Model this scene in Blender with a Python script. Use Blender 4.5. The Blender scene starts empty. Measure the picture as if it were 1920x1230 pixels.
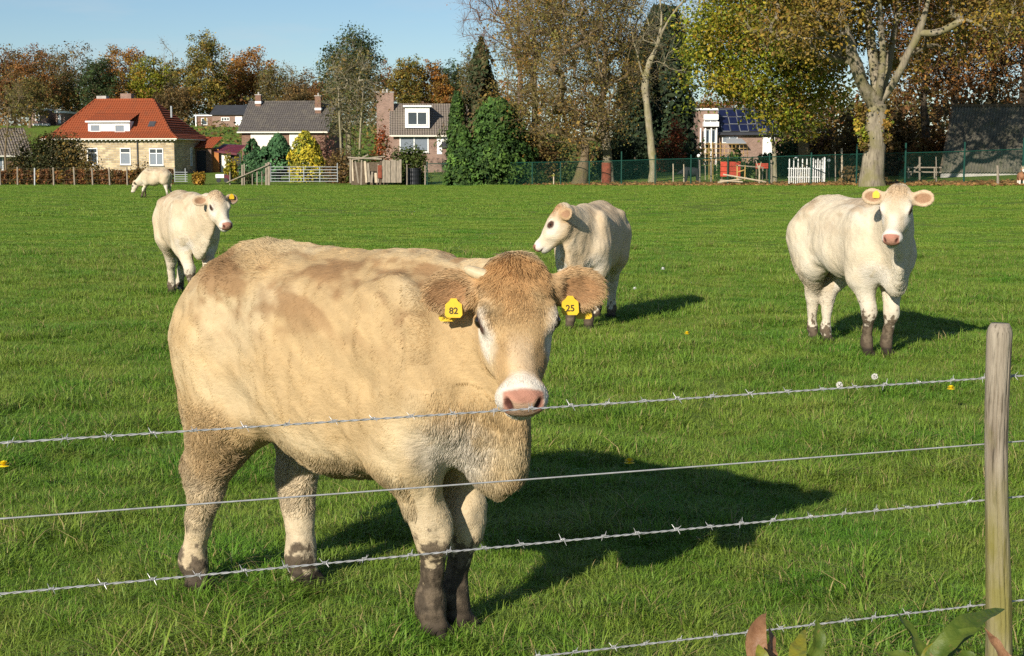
import bpy, bmesh, math, random
import numpy as np
from mathutils import Matrix, Vector, noise as mnoise

SC = bpy.context.scene
COL = SC.collection
RNG = np.random.default_rng(7)
random.seed(7)

# ------------------------------------------------------------------ camera
F, CX, CY, CAMZ = 2800.0, 960.0, 615.0, 1.70        # focal length and centre in photograph pixels
PITCH = math.atan(315.0 / F)
cam_data = bpy.data.cameras.new('camera')
cam_data.sensor_width = 36.0
cam_data.lens = 36.0 * F / 1920.0
cam_data.clip_start = 0.05
cam_data.clip_end = 3000.0
cam = bpy.data.objects.new('camera', cam_data)
cam.location = (0, 0, CAMZ)
cam.rotation_euler = (math.pi / 2 - PITCH, 0, 0)
COL.objects.link(cam)
SC.camera = cam

# ------------------------------------------------------------------ sky and sun
SUN_EL = math.radians(24.0)
SUN_TRAVEL = Vector((0.46, 0.89, 0)).normalized()      # the way the shadows fall on the ground
SUN_AZ = math.atan2(-SUN_TRAVEL.x, -SUN_TRAVEL.y)       # compass-like: 0 = +Y, clockwise positive
world = bpy.data.worlds.new('World')
SC.world = world
world.use_nodes = True
wn, wl = world.node_tree.nodes, world.node_tree.links
wn.clear()
w_out = wn.new('ShaderNodeOutputWorld')
w_bg = wn.new('ShaderNodeBackground')
w_sky = wn.new('ShaderNodeTexSky')
w_sky.sky_type = 'NISHITA'
w_sky.sun_disc = False
w_sky.sun_elevation = SUN_EL
w_sky.sun_rotation = SUN_AZ
w_sky.altitude = 50
w_sky.air_density = 1.0
w_sky.dust_density = 0.0
w_sky.ozone_density = 4.5
w_bg.inputs['Strength'].default_value = 0.065
# thin cirrus wisps
w_tc = wn.new('ShaderNodeTexCoord')
w_map = wn.new('ShaderNodeMapping')
w_map.inputs['Scale'].default_value = (2.2, 1.0, 14.0)
w_map.inputs['Rotation'].default_value = (0.0, 0.18, 0.0)
w_no = wn.new('ShaderNodeTexNoise')
w_no.inputs['Scale'].default_value = 2.6
w_no.inputs['Detail'].default_value = 7
w_no.inputs['Roughness'].default_value = 0.55
w_ramp = wn.new('ShaderNodeMapRange')
w_ramp.inputs['From Min'].default_value = 0.44
w_ramp.inputs['From Max'].default_value = 0.80
w_ramp.inputs['To Max'].default_value = 0.55
w_mix = wn.new('ShaderNodeMix')
w_mix.data_type = 'RGBA'
w_mix.inputs['B'].default_value = (6.6, 6.9, 7.2, 1)
wl.new(w_tc.outputs['Generated'], w_map.inputs['Vector'])
wl.new(w_map.outputs['Vector'], w_no.inputs['Vector'])
wl.new(w_no.outputs['Fac'], w_ramp.inputs['Value'])
wl.new(w_ramp.outputs['Result'], w_mix.inputs['Factor'])
wl.new(w_sky.outputs['Color'], w_mix.inputs['A'])
wl.new(w_mix.outputs['Result'], w_bg.inputs['Color'])
wl.new(w_bg.outputs['Background'], w_out.inputs['Surface'])

sun_data = bpy.data.lights.new('sun', 'SUN')
sun_data.energy = 4.7
sun_data.angle = math.radians(0.55)
sun_data.color = (1.0, 0.91, 0.78)
sun = bpy.data.objects.new('sun', sun_data)
sun_dir = Vector((SUN_TRAVEL.x * math.cos(SUN_EL), SUN_TRAVEL.y * math.cos(SUN_EL), -math.sin(SUN_EL)))
sun.rotation_euler = sun_dir.to_track_quat('-Z', 'Y').to_euler()
sun.location = (-20, -40, 30)
COL.objects.link(sun)

SC.view_settings.view_transform = 'Standard'
SC.view_settings.look = 'None'
SC.view_settings.exposure = 0.6
SC.view_settings.gamma = 1.0
SC.view_settings.use_curve_mapping = False
SC.cycles.max_bounces = 6
SC.cycles.diffuse_bounces = 3
SC.cycles.glossy_bounces = 2
SC.cycles.transmission_bounces = 3
SC.cycles.transparent_max_bounces = 24
SC.cycles.use_denoising = False
SC.cycles.use_adaptive_sampling = True
SC.cycles.adaptive_threshold = 0.01

# ------------------------------------------------------------------ helpers
CP, SP = math.cos(PITCH), math.sin(PITCH)

def at(u, v, Y):
    """world point on the sight line through photograph pixel (u, v), at distance Y"""
    a, b = (u - CX) / F, (CY - v) / F
    k = Y / (CP + b * SP)
    return np.array([a * k, Y, CAMZ + k * (-SP + b * CP)])

def sstep(t):
    t = np.clip(t, 0, 1)
    return t * t * (3 - 2 * t)

def fence_dist(u):
    return np.where(u < 800, 106.0, 106.0 - 40.0 * np.clip((u - 800) / 1120.0, 0, 1.25))

TANF = math.tan(PITCH + math.atan((347.0 - CY) / F))

def gz(x, y):
    """terrain height"""
    x = np.asarray(x, float); y = np.asarray(y, float)
    u = CX + F * x / np.maximum(y, 1.0)
    df = fence_dist(u)
    zf = CAMZ - df * TANF
    z = zf * sstep((y - 18) / (df - 18))
    b = np.maximum(y - df, 0)
    z = z + 0.022 * np.minimum(b, 40)
    hl = np.minimum(np.maximum(y - 135.0, 0), 62)
    hill = np.where(hl < 40, 0.0016 * hl * hl, 2.56 + 0.128 * (hl - 40))
    z = z + hill * (1 - 0.72 * sstep((u - 880) / 420))
    near = np.exp(-((y - 7) / 14.0) ** 2)
    z = z + near * (0.018 * np.sin(1.9 * x + 0.6 * y) * np.sin(1.3 * y + 0.7) + 0.012 * np.sin(4.1 * x - 2.2 * y + 1.0))
    return z

def ground(u, v):
    """world point where the sight line of pixel (u, v) meets the ground"""
    Y = 10.0
    a, b = (u - CX) / F, (CY - v) / F
    dx, dy, dz = a, CP + b * SP, -SP + b * CP
    t = CAMZ / max(-dz, 1e-3) / 1.0
    for _ in range(40):
        z = float(gz(t * dx, t * dy))
        t = 0.5 * t + 0.5 * (CAMZ - z) / max(-dz, 1e-3)
    return np.array([t * dx, t * dy, float(gz(t * dx, t * dy))])

def standing(u, Y):
    """ground point straight below the pixel column u at distance Y"""
    x = (u - CX) / F * (Y * CP + CAMZ * SP)
    return np.array([x, Y, float(gz(x, Y))])

def tag(o, label=None, cat=None, group=None, kind=None):
    if label: o['label'] = label
    if cat: o['category'] = cat
    if group: o['group'] = group
    if kind: o['kind'] = kind
    return o

def empty(name, loc, label=None, cat=None, group=None):
    o = bpy.data.objects.new(name, None)
    o.empty_display_size = 0.3
    o.location = [float(c) for c in loc]
    COL.objects.link(o)
    return tag(o, label, cat, group)

def adopt(o, parent):
    """parent o (its vertices in world space) to a root that has a location only"""
    o.parent = parent
    if parent.parent is None: o.matrix_parent_inverse = Matrix.Translation(-Vector(parent.location))   # a sub-part's parent already sits at the origin
    return o

def np_mesh(name, verts, faces, mats=(), smooth=False, cols=None, colname='coat'):
    """faces: (n, 3) or (n, 4) array, or list of such arrays"""
    me = bpy.data.meshes.new(name)
    verts = np.asarray(verts, np.float32)
    fl = faces if isinstance(faces, list) else [faces]
    fl = [np.asarray(f, np.int32) for f in fl if len(f)]
    me.vertices.add(len(verts))
    me.vertices.foreach_set('co', verts.ravel())
    nl = sum(f.size for f in fl); npoly = sum(len(f) for f in fl)
    me.loops.add(nl); me.polygons.add(npoly)
    me.loops.foreach_set('vertex_index', np.concatenate([f.ravel() for f in fl]))
    tot = np.concatenate([np.full(len(f), f.shape[1], np.int32) for f in fl])
    me.polygons.foreach_set('loop_start', np.concatenate([[0], np.cumsum(tot)[:-1]]).astype(np.int32))
    me.polygons.foreach_set('use_smooth', np.full(npoly, bool(smooth)))
    me.update(calc_edges=True)
    if cols is not None:
        a = me.attributes.new(colname, 'FLOAT_COLOR', 'POINT')
        c = np.ones((len(verts), 4), np.float32); c[:, :3] = cols
        a.data.foreach_set('color', c.ravel())
    for m in mats: me.materials.append(m)
    return me

def link(name, me, parent=None, world_space=True):
    o = bpy.data.objects.new(name, me)
    COL.objects.link(o)
    if parent is not None:
        if world_space: adopt(o, parent)
        else: o.parent = parent
    return o

class MB:
    """collects boxes, tubes and faces for one mesh"""
    def __init__(self):
        self.v, self.f, self.n = [], [], 0
    def add(self, verts, faces):
        self.v.append(np.asarray(verts, float)); self.f += [tuple(int(i) + self.n for i in f) for f in faces]
        self.n += len(verts); return self
    def box(self, c, s, R=None):
        h = np.array(s, float) / 2
        p = np.array([[x, y, z] for x in (-1, 1) for y in (-1, 1) for z in (-1, 1)]) * h
        if R is not None: p = p @ np.asarray(R).T
        return self.add(p + np.asarray(c, float), [(0, 1, 3, 2), (4, 6, 7, 5), (0, 4, 5, 1), (2, 3, 7, 6), (0, 2, 6, 4), (1, 5, 7, 3)])
    def bar(self, a, b, w, h=None, up=(0, 0, 1)):
        a = np.asarray(a, float); b = np.asarray(b, float); d = b - a; L = np.linalg.norm(d); d = d / L
        up = np.asarray(up, float)
        if abs(d @ up) > 0.95: up = np.array([1.0, 0, 0])
        s = np.cross(d, up); s /= np.linalg.norm(s); t = np.cross(s, d)
        return self.box((a + b) / 2, (L, w, h or w), np.stack([d, s, t], 1))
    def tube(self, pts, rad, n=8, caps=True):
        pts = np.asarray(pts, float); m = len(pts)
        rad = np.broadcast_to(np.asarray(rad, float), (m,))
        tg = np.gradient(pts, axis=0); tg /= np.linalg.norm(tg, axis=1)[:, None] + 1e-12
        ref = np.array([0, 0, 1.0]) if abs(tg[0][2]) < 0.9 else np.array([1.0, 0, 0])
        ang = np.linspace(0, 2 * np.pi, n, endpoint=False)
        V = []
        s = np.cross(tg[0], ref)
        for i in range(m):
            s = s - tg[i] * (s @ tg[i]); s /= np.linalg.norm(s) + 1e-12
            t = np.cross(tg[i], s)
            V.append(pts[i] + rad[i] * (np.cos(ang)[:, None] * s + np.sin(ang)[:, None] * t))
        Fs = []
        for i in range(m - 1):
            for j in range(n):
                k = (j + 1) % n
                Fs.append((i * n + j, i * n + k, (i + 1) * n + k, (i + 1) * n + j))
        if caps:
            Fs.append(tuple(range(n - 1, -1, -1))); Fs.append(tuple((m - 1) * n + j for j in range(n)))
        return self.add(np.concatenate(V), Fs)
    def mesh(self, name, mats=(), smooth=False):
        me = bpy.data.meshes.new(name)
        me.from_pydata([tuple(p) for p in np.concatenate(self.v)], [], self.f)
        if smooth:
            me.polygons.foreach_set('use_smooth', np.ones(len(me.polygons), bool))
        for m in (mats if isinstance(mats, (list, tuple)) else [mats]): me.materials.append(m)
        me.update()
        return me
    def build(self, name, mat, parent=None, smooth=False):
        return link(name, self.mesh(name, mat, smooth), parent)

def copy_tree(o, parent=None):
    c = o.copy(); COL.objects.link(c)
    if parent is not None: c.parent = parent
    for ch in o.children: copy_tree(ch, c)
    return c

# ---- materials
def material(name):
    m = bpy.data.materials.new(name); m.use_nodes = True
    nt = m.node_tree
    for n in list(nt.nodes): nt.nodes.remove(n)
    out = nt.nodes.new('ShaderNodeOutputMaterial')
    return m, nt, out

def mk(nt, kind, **kw):
    n = nt.nodes.new(kind)
    for k, v in kw.items():
        if k in n.inputs: n.inputs[k].default_value = v
        else: setattr(n, k, v)
    return n

def rgba(c): return (float(c[0]), float(c[1]), float(c[2]), 1.0)

def noise(nt, scale, detail=5, rough=0.6, vec=None, stretch=None, coord='Object'):
    tc = nt.nodes.new('ShaderNodeTexCoord')
    src = tc.outputs[coord] if vec is None else vec
    if stretch is not None:
        mp = mk(nt, 'ShaderNodeMapping'); mp.inputs['Scale'].default_value = stretch
        nt.links.new(src, mp.inputs['Vector']); src = mp.outputs['Vector']
    n = mk(nt, 'ShaderNodeTexNoise', Scale=scale, Detail=detail, Roughness=rough)
    nt.links.new(src, n.inputs['Vector'])
    return n

def mixc(nt, fac, a, b, blend='MIX'):
    m = nt.nodes.new('ShaderNodeMix'); m.data_type = 'RGBA'; m.blend_type = blend
    for sock, val in (('Factor', fac), ('A', a), ('B', b)):
        if hasattr(val, 'default_value') or hasattr(val, 'is_linked'): nt.links.new(val, m.inputs[sock])
        elif sock == 'Factor': m.inputs[sock].default_value = val
        else: m.inputs[sock].default_value = rgba(val)
    return m.outputs['Result']

def rng_map(nt, src, a, b, lo=0.0, hi=1.0):
    r = mk(nt, 'ShaderNodeMapRange'); r.inputs['From Min'].default_value = a; r.inputs['From Max'].default_value = b
    r.inputs['To Min'].default_value = lo; r.inputs['To Max'].default_value = hi
    nt.links.new(src, r.inputs['Value']); return r.outputs['Result']

def finish(nt, out, color, rough=0.8, spec=0.3, metal=0.0, bump=None, bump_d=0.01, trans=0.0):
    p = mk(nt, 'ShaderNodeBsdfPrincipled')
    if hasattr(color, 'is_linked'): nt.links.new(color, p.inputs['Base Color'])
    else: p.inputs['Base Color'].default_value = rgba(color)
    p.inputs['Roughness'].default_value = rough
    p.inputs['Specular IOR Level'].default_value = spec
    p.inputs['Metallic'].default_value = metal
    if bump is not None:
        b = mk(nt, 'ShaderNodeBump'); b.inputs['Distance'].default_value = bump_d; b.inputs['Strength'].default_value = 1.0
        nt.links.new(bump, b.inputs['Height']); nt.links.new(b.outputs['Normal'], p.inputs['Normal'])
    sh = p.outputs['BSDF']
    if trans > 0:
        t = mk(nt, 'ShaderNodeBsdfTranslucent')
        if hasattr(color, 'is_linked'): nt.links.new(color, t.inputs['Color'])
        else: t.inputs['Color'].default_value = rgba(color)
        mx = mk(nt, 'ShaderNodeMixShader'); mx.inputs['Fac'].default_value = trans
        nt.links.new(sh, mx.inputs[1]); nt.links.new(t.outputs['BSDF'], mx.inputs[2]); sh = mx.outputs['Shader']
    nt.links.new(sh, out.inputs['Surface'])

def plain(name, col, var=0.2, scale=3.0, rough=0.8, spec=0.3, metal=0.0, bump=0.0, stretch=None, col2=None, detail=6):
    m, nt, out = material(name)
    n = noise(nt, scale, detail=detail, stretch=stretch)
    col = np.array(col, float)
    a = col * (1 - var); b = np.array(col2, float) if col2 is not None else np.clip(col * (1 + var), 0, 0.9)
    c = mixc(nt, rng_map(nt, n.outputs['Fac'], 0.3, 0.7), a, b)
    finish(nt, out, c, rough, spec, metal, n.outputs['Fac'] if bump else None, bump or 0.01)
    return m
# ------------------------------------------------------------------ the field
def build_ground():
    m, nt, out = material('pasture_soil')
    n1 = noise(nt, 0.35, 6, 0.6, coord='Object'); n2 = noise(nt, 6.0, 8, 0.7); n3 = noise(nt, 45.0, 4, 0.7)
    green = mixc(nt, rng_map(nt, n1.outputs['Fac'], 0.35, 0.65), (0.105, 0.185, 0.022), (0.180, 0.240, 0.042))
    green = mixc(nt, rng_map(nt, n2.outputs['Fac'], 0.3, 0.75), green, (0.140, 0.195, 0.034))
    c = mixc(nt, rng_map(nt, n2.outputs['Fac'], 0.68, 0.82), green, (0.120, 0.110, 0.050))
    c = mixc(nt, rng_map(nt, n3.outputs['Fac'], 0.35, 0.7, 0.0, 0.40), c, (0.045, 0.085, 0.012))
    add = mk(nt, 'ShaderNodeMath', operation='ADD')
    nt.links.new(n2.outputs['Fac'], add.inputs[0]); nt.links.new(n3.outputs['Fac'], add.inputs[1])
    finish(nt, out, c, 0.95, 0.1, bump=add.outputs[0], bump_d=0.035)
    ys = np.concatenate([np.linspace(-12, 1, 10), np.linspace(1.5, 30, 90), np.linspace(31, 340, 150), np.geomspace(360, 1800, 18)])
    ts = np.linspace(-1, 1, 121)
    half = 14 + 0.75 * np.maximum(ys, 0)
    X = half[:, None] * ts[None]; Y = np.repeat(ys[:, None], len(ts), 1)
    Z = gz(X, Y)
    V = np.stack([X, Y, Z], -1).reshape(-1, 3)
    nx = len(ts); i = np.arange(len(ys) - 1)[:, None] * nx + np.arange(nx - 1)[None]
    Q = np.stack([i, i + 1, i + nx + 1, i + nx], -1).reshape(-1, 4)
    o = link('ground', np_mesh('ground', V, Q, [m], smooth=True))
    tag(o, kind='structure')
build_ground()

def vnoise(x, y, s, seed=0):
    """smooth value noise in numpy"""
    x = np.asarray(x) * s + 13.7 * seed; y = np.asarray(y) * s + 7.3 * seed
    xi = np.floor(x).astype(np.int64); yi = np.floor(y).astype(np.int64); fx = sstep(x - xi); fy = sstep(y - yi)
    def h(a, b):
        k = (a * 374761393 + b * 668265263 + seed * 974711) & 0x7fffffff
        k = ((k ^ (k >> 13)) * 1274126177) & 0x7fffffff
        return ((k ^ (k >> 16)) & 0xffff) / 65535.0
    return (h(xi, yi) * (1 - fx) + h(xi + 1, yi) * fx) * (1 - fy) + (h(xi, yi + 1) * (1 - fx) + h(xi + 1, yi + 1) * fx) * fy

def fbm2(x, y, s, seed=0, o=3):
    r = 0; a = 1; t = 0
    for k in range(o):
        r = r + a * vnoise(x, y, s * 2 ** k, seed + k); t += a; a *= 0.5
    return r / t

def grass_material():
    m, nt, out = material('grass_blade')
    at_ = mk(nt, 'ShaderNodeAttribute', attribute_name='blade'); geo = mk(nt, 'ShaderNodeNewGeometry')
    oi = mk(nt, 'ShaderNodeObjectInfo')
    sep = mk(nt, 'ShaderNodeSeparateColor'); nt.links.new(at_.outputs['Color'], sep.inputs['Color'])
    n1 = noise(nt, 0.55, 4, 0.6, vec=geo.outputs['Position']); n2 = noise(nt, 2.3, 4, 0.6, vec=geo.outputs['Position'])
    c = mixc(nt, rng_map(nt, n1.outputs['Fac'], 0.38, 0.60), (0.105, 0.260, 0.020), (0.235, 0.345, 0.042))
    c = mixc(nt, rng_map(nt, n2.outputs['Fac'], 0.46, 0.72, 0.0, 0.7), c, (0.320, 0.360, 0.070))
    c = mixc(nt, rng_map(nt, sep.outputs['Green'], 0.0, 1.0, 0.0, 0.6), c, (0.065, 0.150, 0.014))
    c = mixc(nt, rng_map(nt, oi.outputs['Random'], 0.5, 1.0, 0.0, 0.35), c, (0.26, 0.29, 0.050))
    # straw-dead blades
    c = mixc(nt, rng_map(nt, sep.outputs['Red'], 0.90, 0.96), c, (0.36, 0.29, 0.12))
    p = mk(nt, 'ShaderNodeBsdfPrincipled', Roughness=0.55); p.inputs['Specular IOR Level'].default_value = 0.28
    nt.links.new(c, p.inputs['Base Color'])
    t = mk(nt, 'ShaderNodeBsdfTranslucent')
    ct = mixc(nt, 0.6, c, (1.15, 1.2, 0.4), 'MULTIPLY')
    nt.links.new(c, t.inputs['Color'])
    mx = mk(nt, 'ShaderNodeMixShader'); mx.inputs['Fac'].default_value = 0.28
    nt.links.new(p.outputs['BSDF'], mx.inputs[1]); nt.links.new(t.outputs['BSDF'], mx.inputs[2])
    nt.links.new(mx.outputs['Shader'], out.inputs['Surface'])
    return m

def tuft_mesh(name, nb, radius, hmin, hmax, wid, lean, mat, seed, dead=0.06):
    r = np.random.default_rng(seed)
    a = r.uniform(0, 2 * np.pi, nb); rr = radius * np.sqrt(r.uniform(0, 1, nb))
    bx, by = rr * np.cos(a), rr * np.sin(a)
    H = r.uniform(hmin, hmax, nb) * (1 - 0.35 * (rr / radius) ** 2)
    la = a + r.normal(0, 1.0, nb); ln = np.abs(r.normal(lean, lean * 0.7, nb)) + 0.05
    w = wid * r.uniform(0.6, 1.3, nb)
    fa = la + np.pi / 2 + r.normal(0, 0.5, nb)
    V = []; 
    ts = [0.0, 0.38, 0.74, 1.0]; ws = [0.8, 1.0, 0.72, 0.0]
    dx, dy = np.cos(la), np.sin(la); sx, sy = np.cos(fa), np.sin(fa)
    for t, q in zip(ts, ws):
        off = H * ln * t ** 2.0; z = H * (t - 0.28 * np.minimum(ln, 1.6) * t ** 3)
        cx, cy = bx + dx * off, by + dy * off
        if t < 1:
            V.append(np.stack([cx - sx * w * q / 2, cy - sy * w * q / 2, z], -1)); V.append(np.stack([cx + sx * w * q / 2, cy + sy * w * q / 2, z], -1))
        else: V.append(np.stack([cx, cy, z], -1))
    V = np.stack(V, 1)                                         # nb, 7, 3
    b = np.arange(nb)[:, None] * 7
    Q = np.concatenate([b + np.array([[0, 1, 3, 2]]), b + np.array([[2, 3, 5, 4]])]); T = b + np.array([[4, 5, 6]])
    col = np.zeros((nb, 7, 3)); 
    red = np.where(r.uniform(0, 1, nb) < dead, 1.0, r.uniform(0, 0.8, nb)); col[:, :, 0] = red[:, None]; col[:, :, 1] = r.uniform(0, 1, nb)[:, None]
    return np_mesh(name, V.reshape(-1, 3), [Q, T], [mat], smooth=True, cols=col.reshape(-1, 3), colname='blade')

def build_grass(extra_shrink=1.0):
    mat = grass_material()
    protos = []
    pc = bpy.data.collections.new('grass_tufts')            # never linked to the scene
    for k in range(6):
        o = bpy.data.objects.new('tuft_near', tuft_mesh('tuft_near', 84, 0.095, 0.022, 0.078, 0.0029, 0.85, mat, 20 + k)); pc.objects.link(o)
    for k in range(3):
        o = bpy.data.objects.new('tuft_tall', tuft_mesh('tuft_tall', 80, 0.085, 0.05, 0.155, 0.0034, 1.0, mat, 40 + k, 0.12)); pc.objects.link(o)
    for k in range(3):
        o = bpy.data.objects.new('tuft_far', tuft_mesh('tuft_far', 170, 0.30, 0.020, 0.055, 0.0075, 0.7, mat, 60 + k, 0.01)); pc.objects.link(o)
    names = sorted(o.name for o in pc.objects)               # geometry nodes pick instances in name order
    idx_near = [i for i, n in enumerate(names) if 'near' in n]; idx_tall = [i for i, n in enumerate(names) if 'tall' in n]; idx_far = [i for i, n in enumerate(names) if 'far' in n]
    r = RNG
    P, I, S, R = [], [], [], []
    def scatter(y0, y1, dens, smin, smax, kind, half=0.40, mask=None):
        area = half * (y1 * y1 - y0 * y0); n = int(area * dens)
        y = np.sqrt(r.uniform(y0 * y0, y1 * y1, n)); x = r.uniform(-1, 1, n) * (half * y + 0.15)
        if mask is not None:
            k = r.uniform(0, 1, n) < mask(x, y); x, y = x[k], y[k]
        n = len(x)
        u = CX + F * x / y
        k = y < fence_dist(u) - 0.5; x, y = x[k], y[k]; n = len(x)
        lush = fbm2(x, y, 0.9, 3); tall = fbm2(x, y, 1.6, 21, 2); gap = fbm2(x, y, 3.1, 33, 2)
        keep = r.uniform(0, 1, n) > np.clip((.40 - gap) * 4, 0, .35) * (y < 16); x, y, lush, tall = x[keep], y[keep], lush[keep], tall[keep]; n = len(x)
        P.append(np.stack([x, y, gz(x, y) - 0.006], -1)); I.append(r.choice(kind, n)); S.append(r.uniform(smin, smax, n) * (0.62 + 0.40 * lush + 0.60 * np.clip((tall - .35) * 2.4, 0, 1))); R.append(r.uniform(0, 6.28, n))
    scatter(2.6, 9.0, 235, 0.75, 1.25, idx_near)
    scatter(2.6, 12.0, 30, 0.6, 1.15, idx_tall, mask=lambda x, y: np.clip((fbm2(x, y, 1.1, 9) - 0.46) * 6, 0, 1) * np.clip(1.25 - (y - 4) / 6.0, 0.12, 1))
    scatter(2.6, 5.6, 24, 0.7, 1.25, idx_tall, mask=lambda x, y: np.clip((fbm2(x, y, 1.7, 5) - 0.30) * 4, 0, 1))
    scatter(2.6, 10.0, 110, 0.30, 0.46, idx_near)
    scatter(9.0, 16.0, 95, 0.9, 1.4, idx_near)
    scatter(16.0, 26.0, 38, 1.1, 1.7, idx_near)
    scatter(13.0, 45.0, 17, 0.6, 1.05, idx_far)
    scatter(12.0, 30.0, 3, 0.9, 1.5, idx_tall, mask=lambda x, y: np.clip((fbm2(x, y, 0.8, 19) - 0.5) * 5, 0, 1))
    scatter(45.0, 108.0, 3.4, 0.9, 1.6, idx_far)
    P = np.concatenate(P); I = np.concatenate(I).astype(np.int32); S = np.concatenate(S); R = np.concatenate(R)
    me = bpy.data.meshes.new('grass'); me.vertices.add(len(P)); me.vertices.foreach_set('co', P.astype(np.float32).ravel())
    for nm, ty, dat in (('pick', 'INT', I), ('size', 'FLOAT', S.astype(np.float32)), ('turn', 'FLOAT', R.astype(np.float32))):
        a = me.attributes.new(nm, ty, 'POINT'); a.data.foreach_set('value', dat)
    me.materials.append(mat)
    o = link('grass', me)
    tag(o, 'short green pasture grass covering the whole field', 'grass', kind='stuff')
    ng = bpy.data.node_groups.new('grass_scatter', 'GeometryNodeTree')
    ng.interface.new_socket('Geometry', in_out='INPUT', socket_type='NodeSocketGeometry'); ng.interface.new_socket('Geometry', in_out='OUTPUT', socket_type='NodeSocketGeometry')
    N, L = ng.nodes, ng.links
    gi = N.new('NodeGroupInput'); go = N.new('NodeGroupOutput')
    ci = N.new('GeometryNodeCollectionInfo'); ci.inputs['Collection'].default_value = pc; ci.inputs['Separate Children'].default_value = True; ci.inputs['Reset Children'].default_value = True
    ip = N.new('GeometryNodeInstanceOnPoints'); ip.inputs['Pick Instance'].default_value = True
    def attr(nm, dt):
        n = N.new('GeometryNodeInputNamedAttribute'); n.data_type = dt; n.inputs['Name'].default_value = nm; return n.outputs['Attribute']
    cb = N.new('ShaderNodeCombineXYZ'); L.new(attr('turn', 'FLOAT'), cb.inputs['Z'])
    L.new(gi.outputs[0], ip.inputs['Points']); L.new(ci.outputs[0], ip.inputs['Instance'])
    L.new(attr('pick', 'INT'), ip.inputs['Instance Index']); L.new(cb.outputs[0], ip.inputs['Rotation']); L.new(attr('size', 'FLOAT'), ip.inputs['Scale'])
    L.new(ip.outputs[0], go.inputs[0])
    md = o.modifiers.new('scatter', 'NODES'); md.node_group = ng
build_grass()
FURN = 150000
# ------------------------------------------------------------------ cattle: one smooth body grown from a distance field
def unit(v):
    v = np.asarray(v, float); return v / (np.linalg.norm(v) + 1e-12)

def noise3(P, s, seed=0):
    p = np.asarray(P, np.float64) * s + np.array([11.3, 5.1, 3.7]) * (seed + 1)
    i = np.floor(p).astype(np.int64); f = sstep(p - i)
    def h(a, b, c):
        k = (a * 374761393 + b * 668265263 + c * 1440662683 + seed * 974711) & 0x7fffffff
        k = ((k ^ (k >> 13)) * 1274126177) & 0x7fffffff
        return ((k ^ (k >> 16)) & 0xffff) / 65535.0
    x, y, z = i[:, 0], i[:, 1], i[:, 2]; r = 0
    for dx in (0, 1):
        for dy in (0, 1):
            for dz in (0, 1):
                w = (f[:, 0] if dx else 1 - f[:, 0]) * (f[:, 1] if dy else 1 - f[:, 1]) * (f[:, 2] if dz else 1 - f[:, 2])
                r = r + w * h(x + dx, y + dy, z + dz)
    return r

def fbm3(P, s, seed=0, o=3):
    r = 0; a = 1; t = 0
    for k in range(o):
        r = r + a * noise3(P, s * 2 ** k, seed + 17 * k); t += a; a *= 0.5
    return r / t

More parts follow.
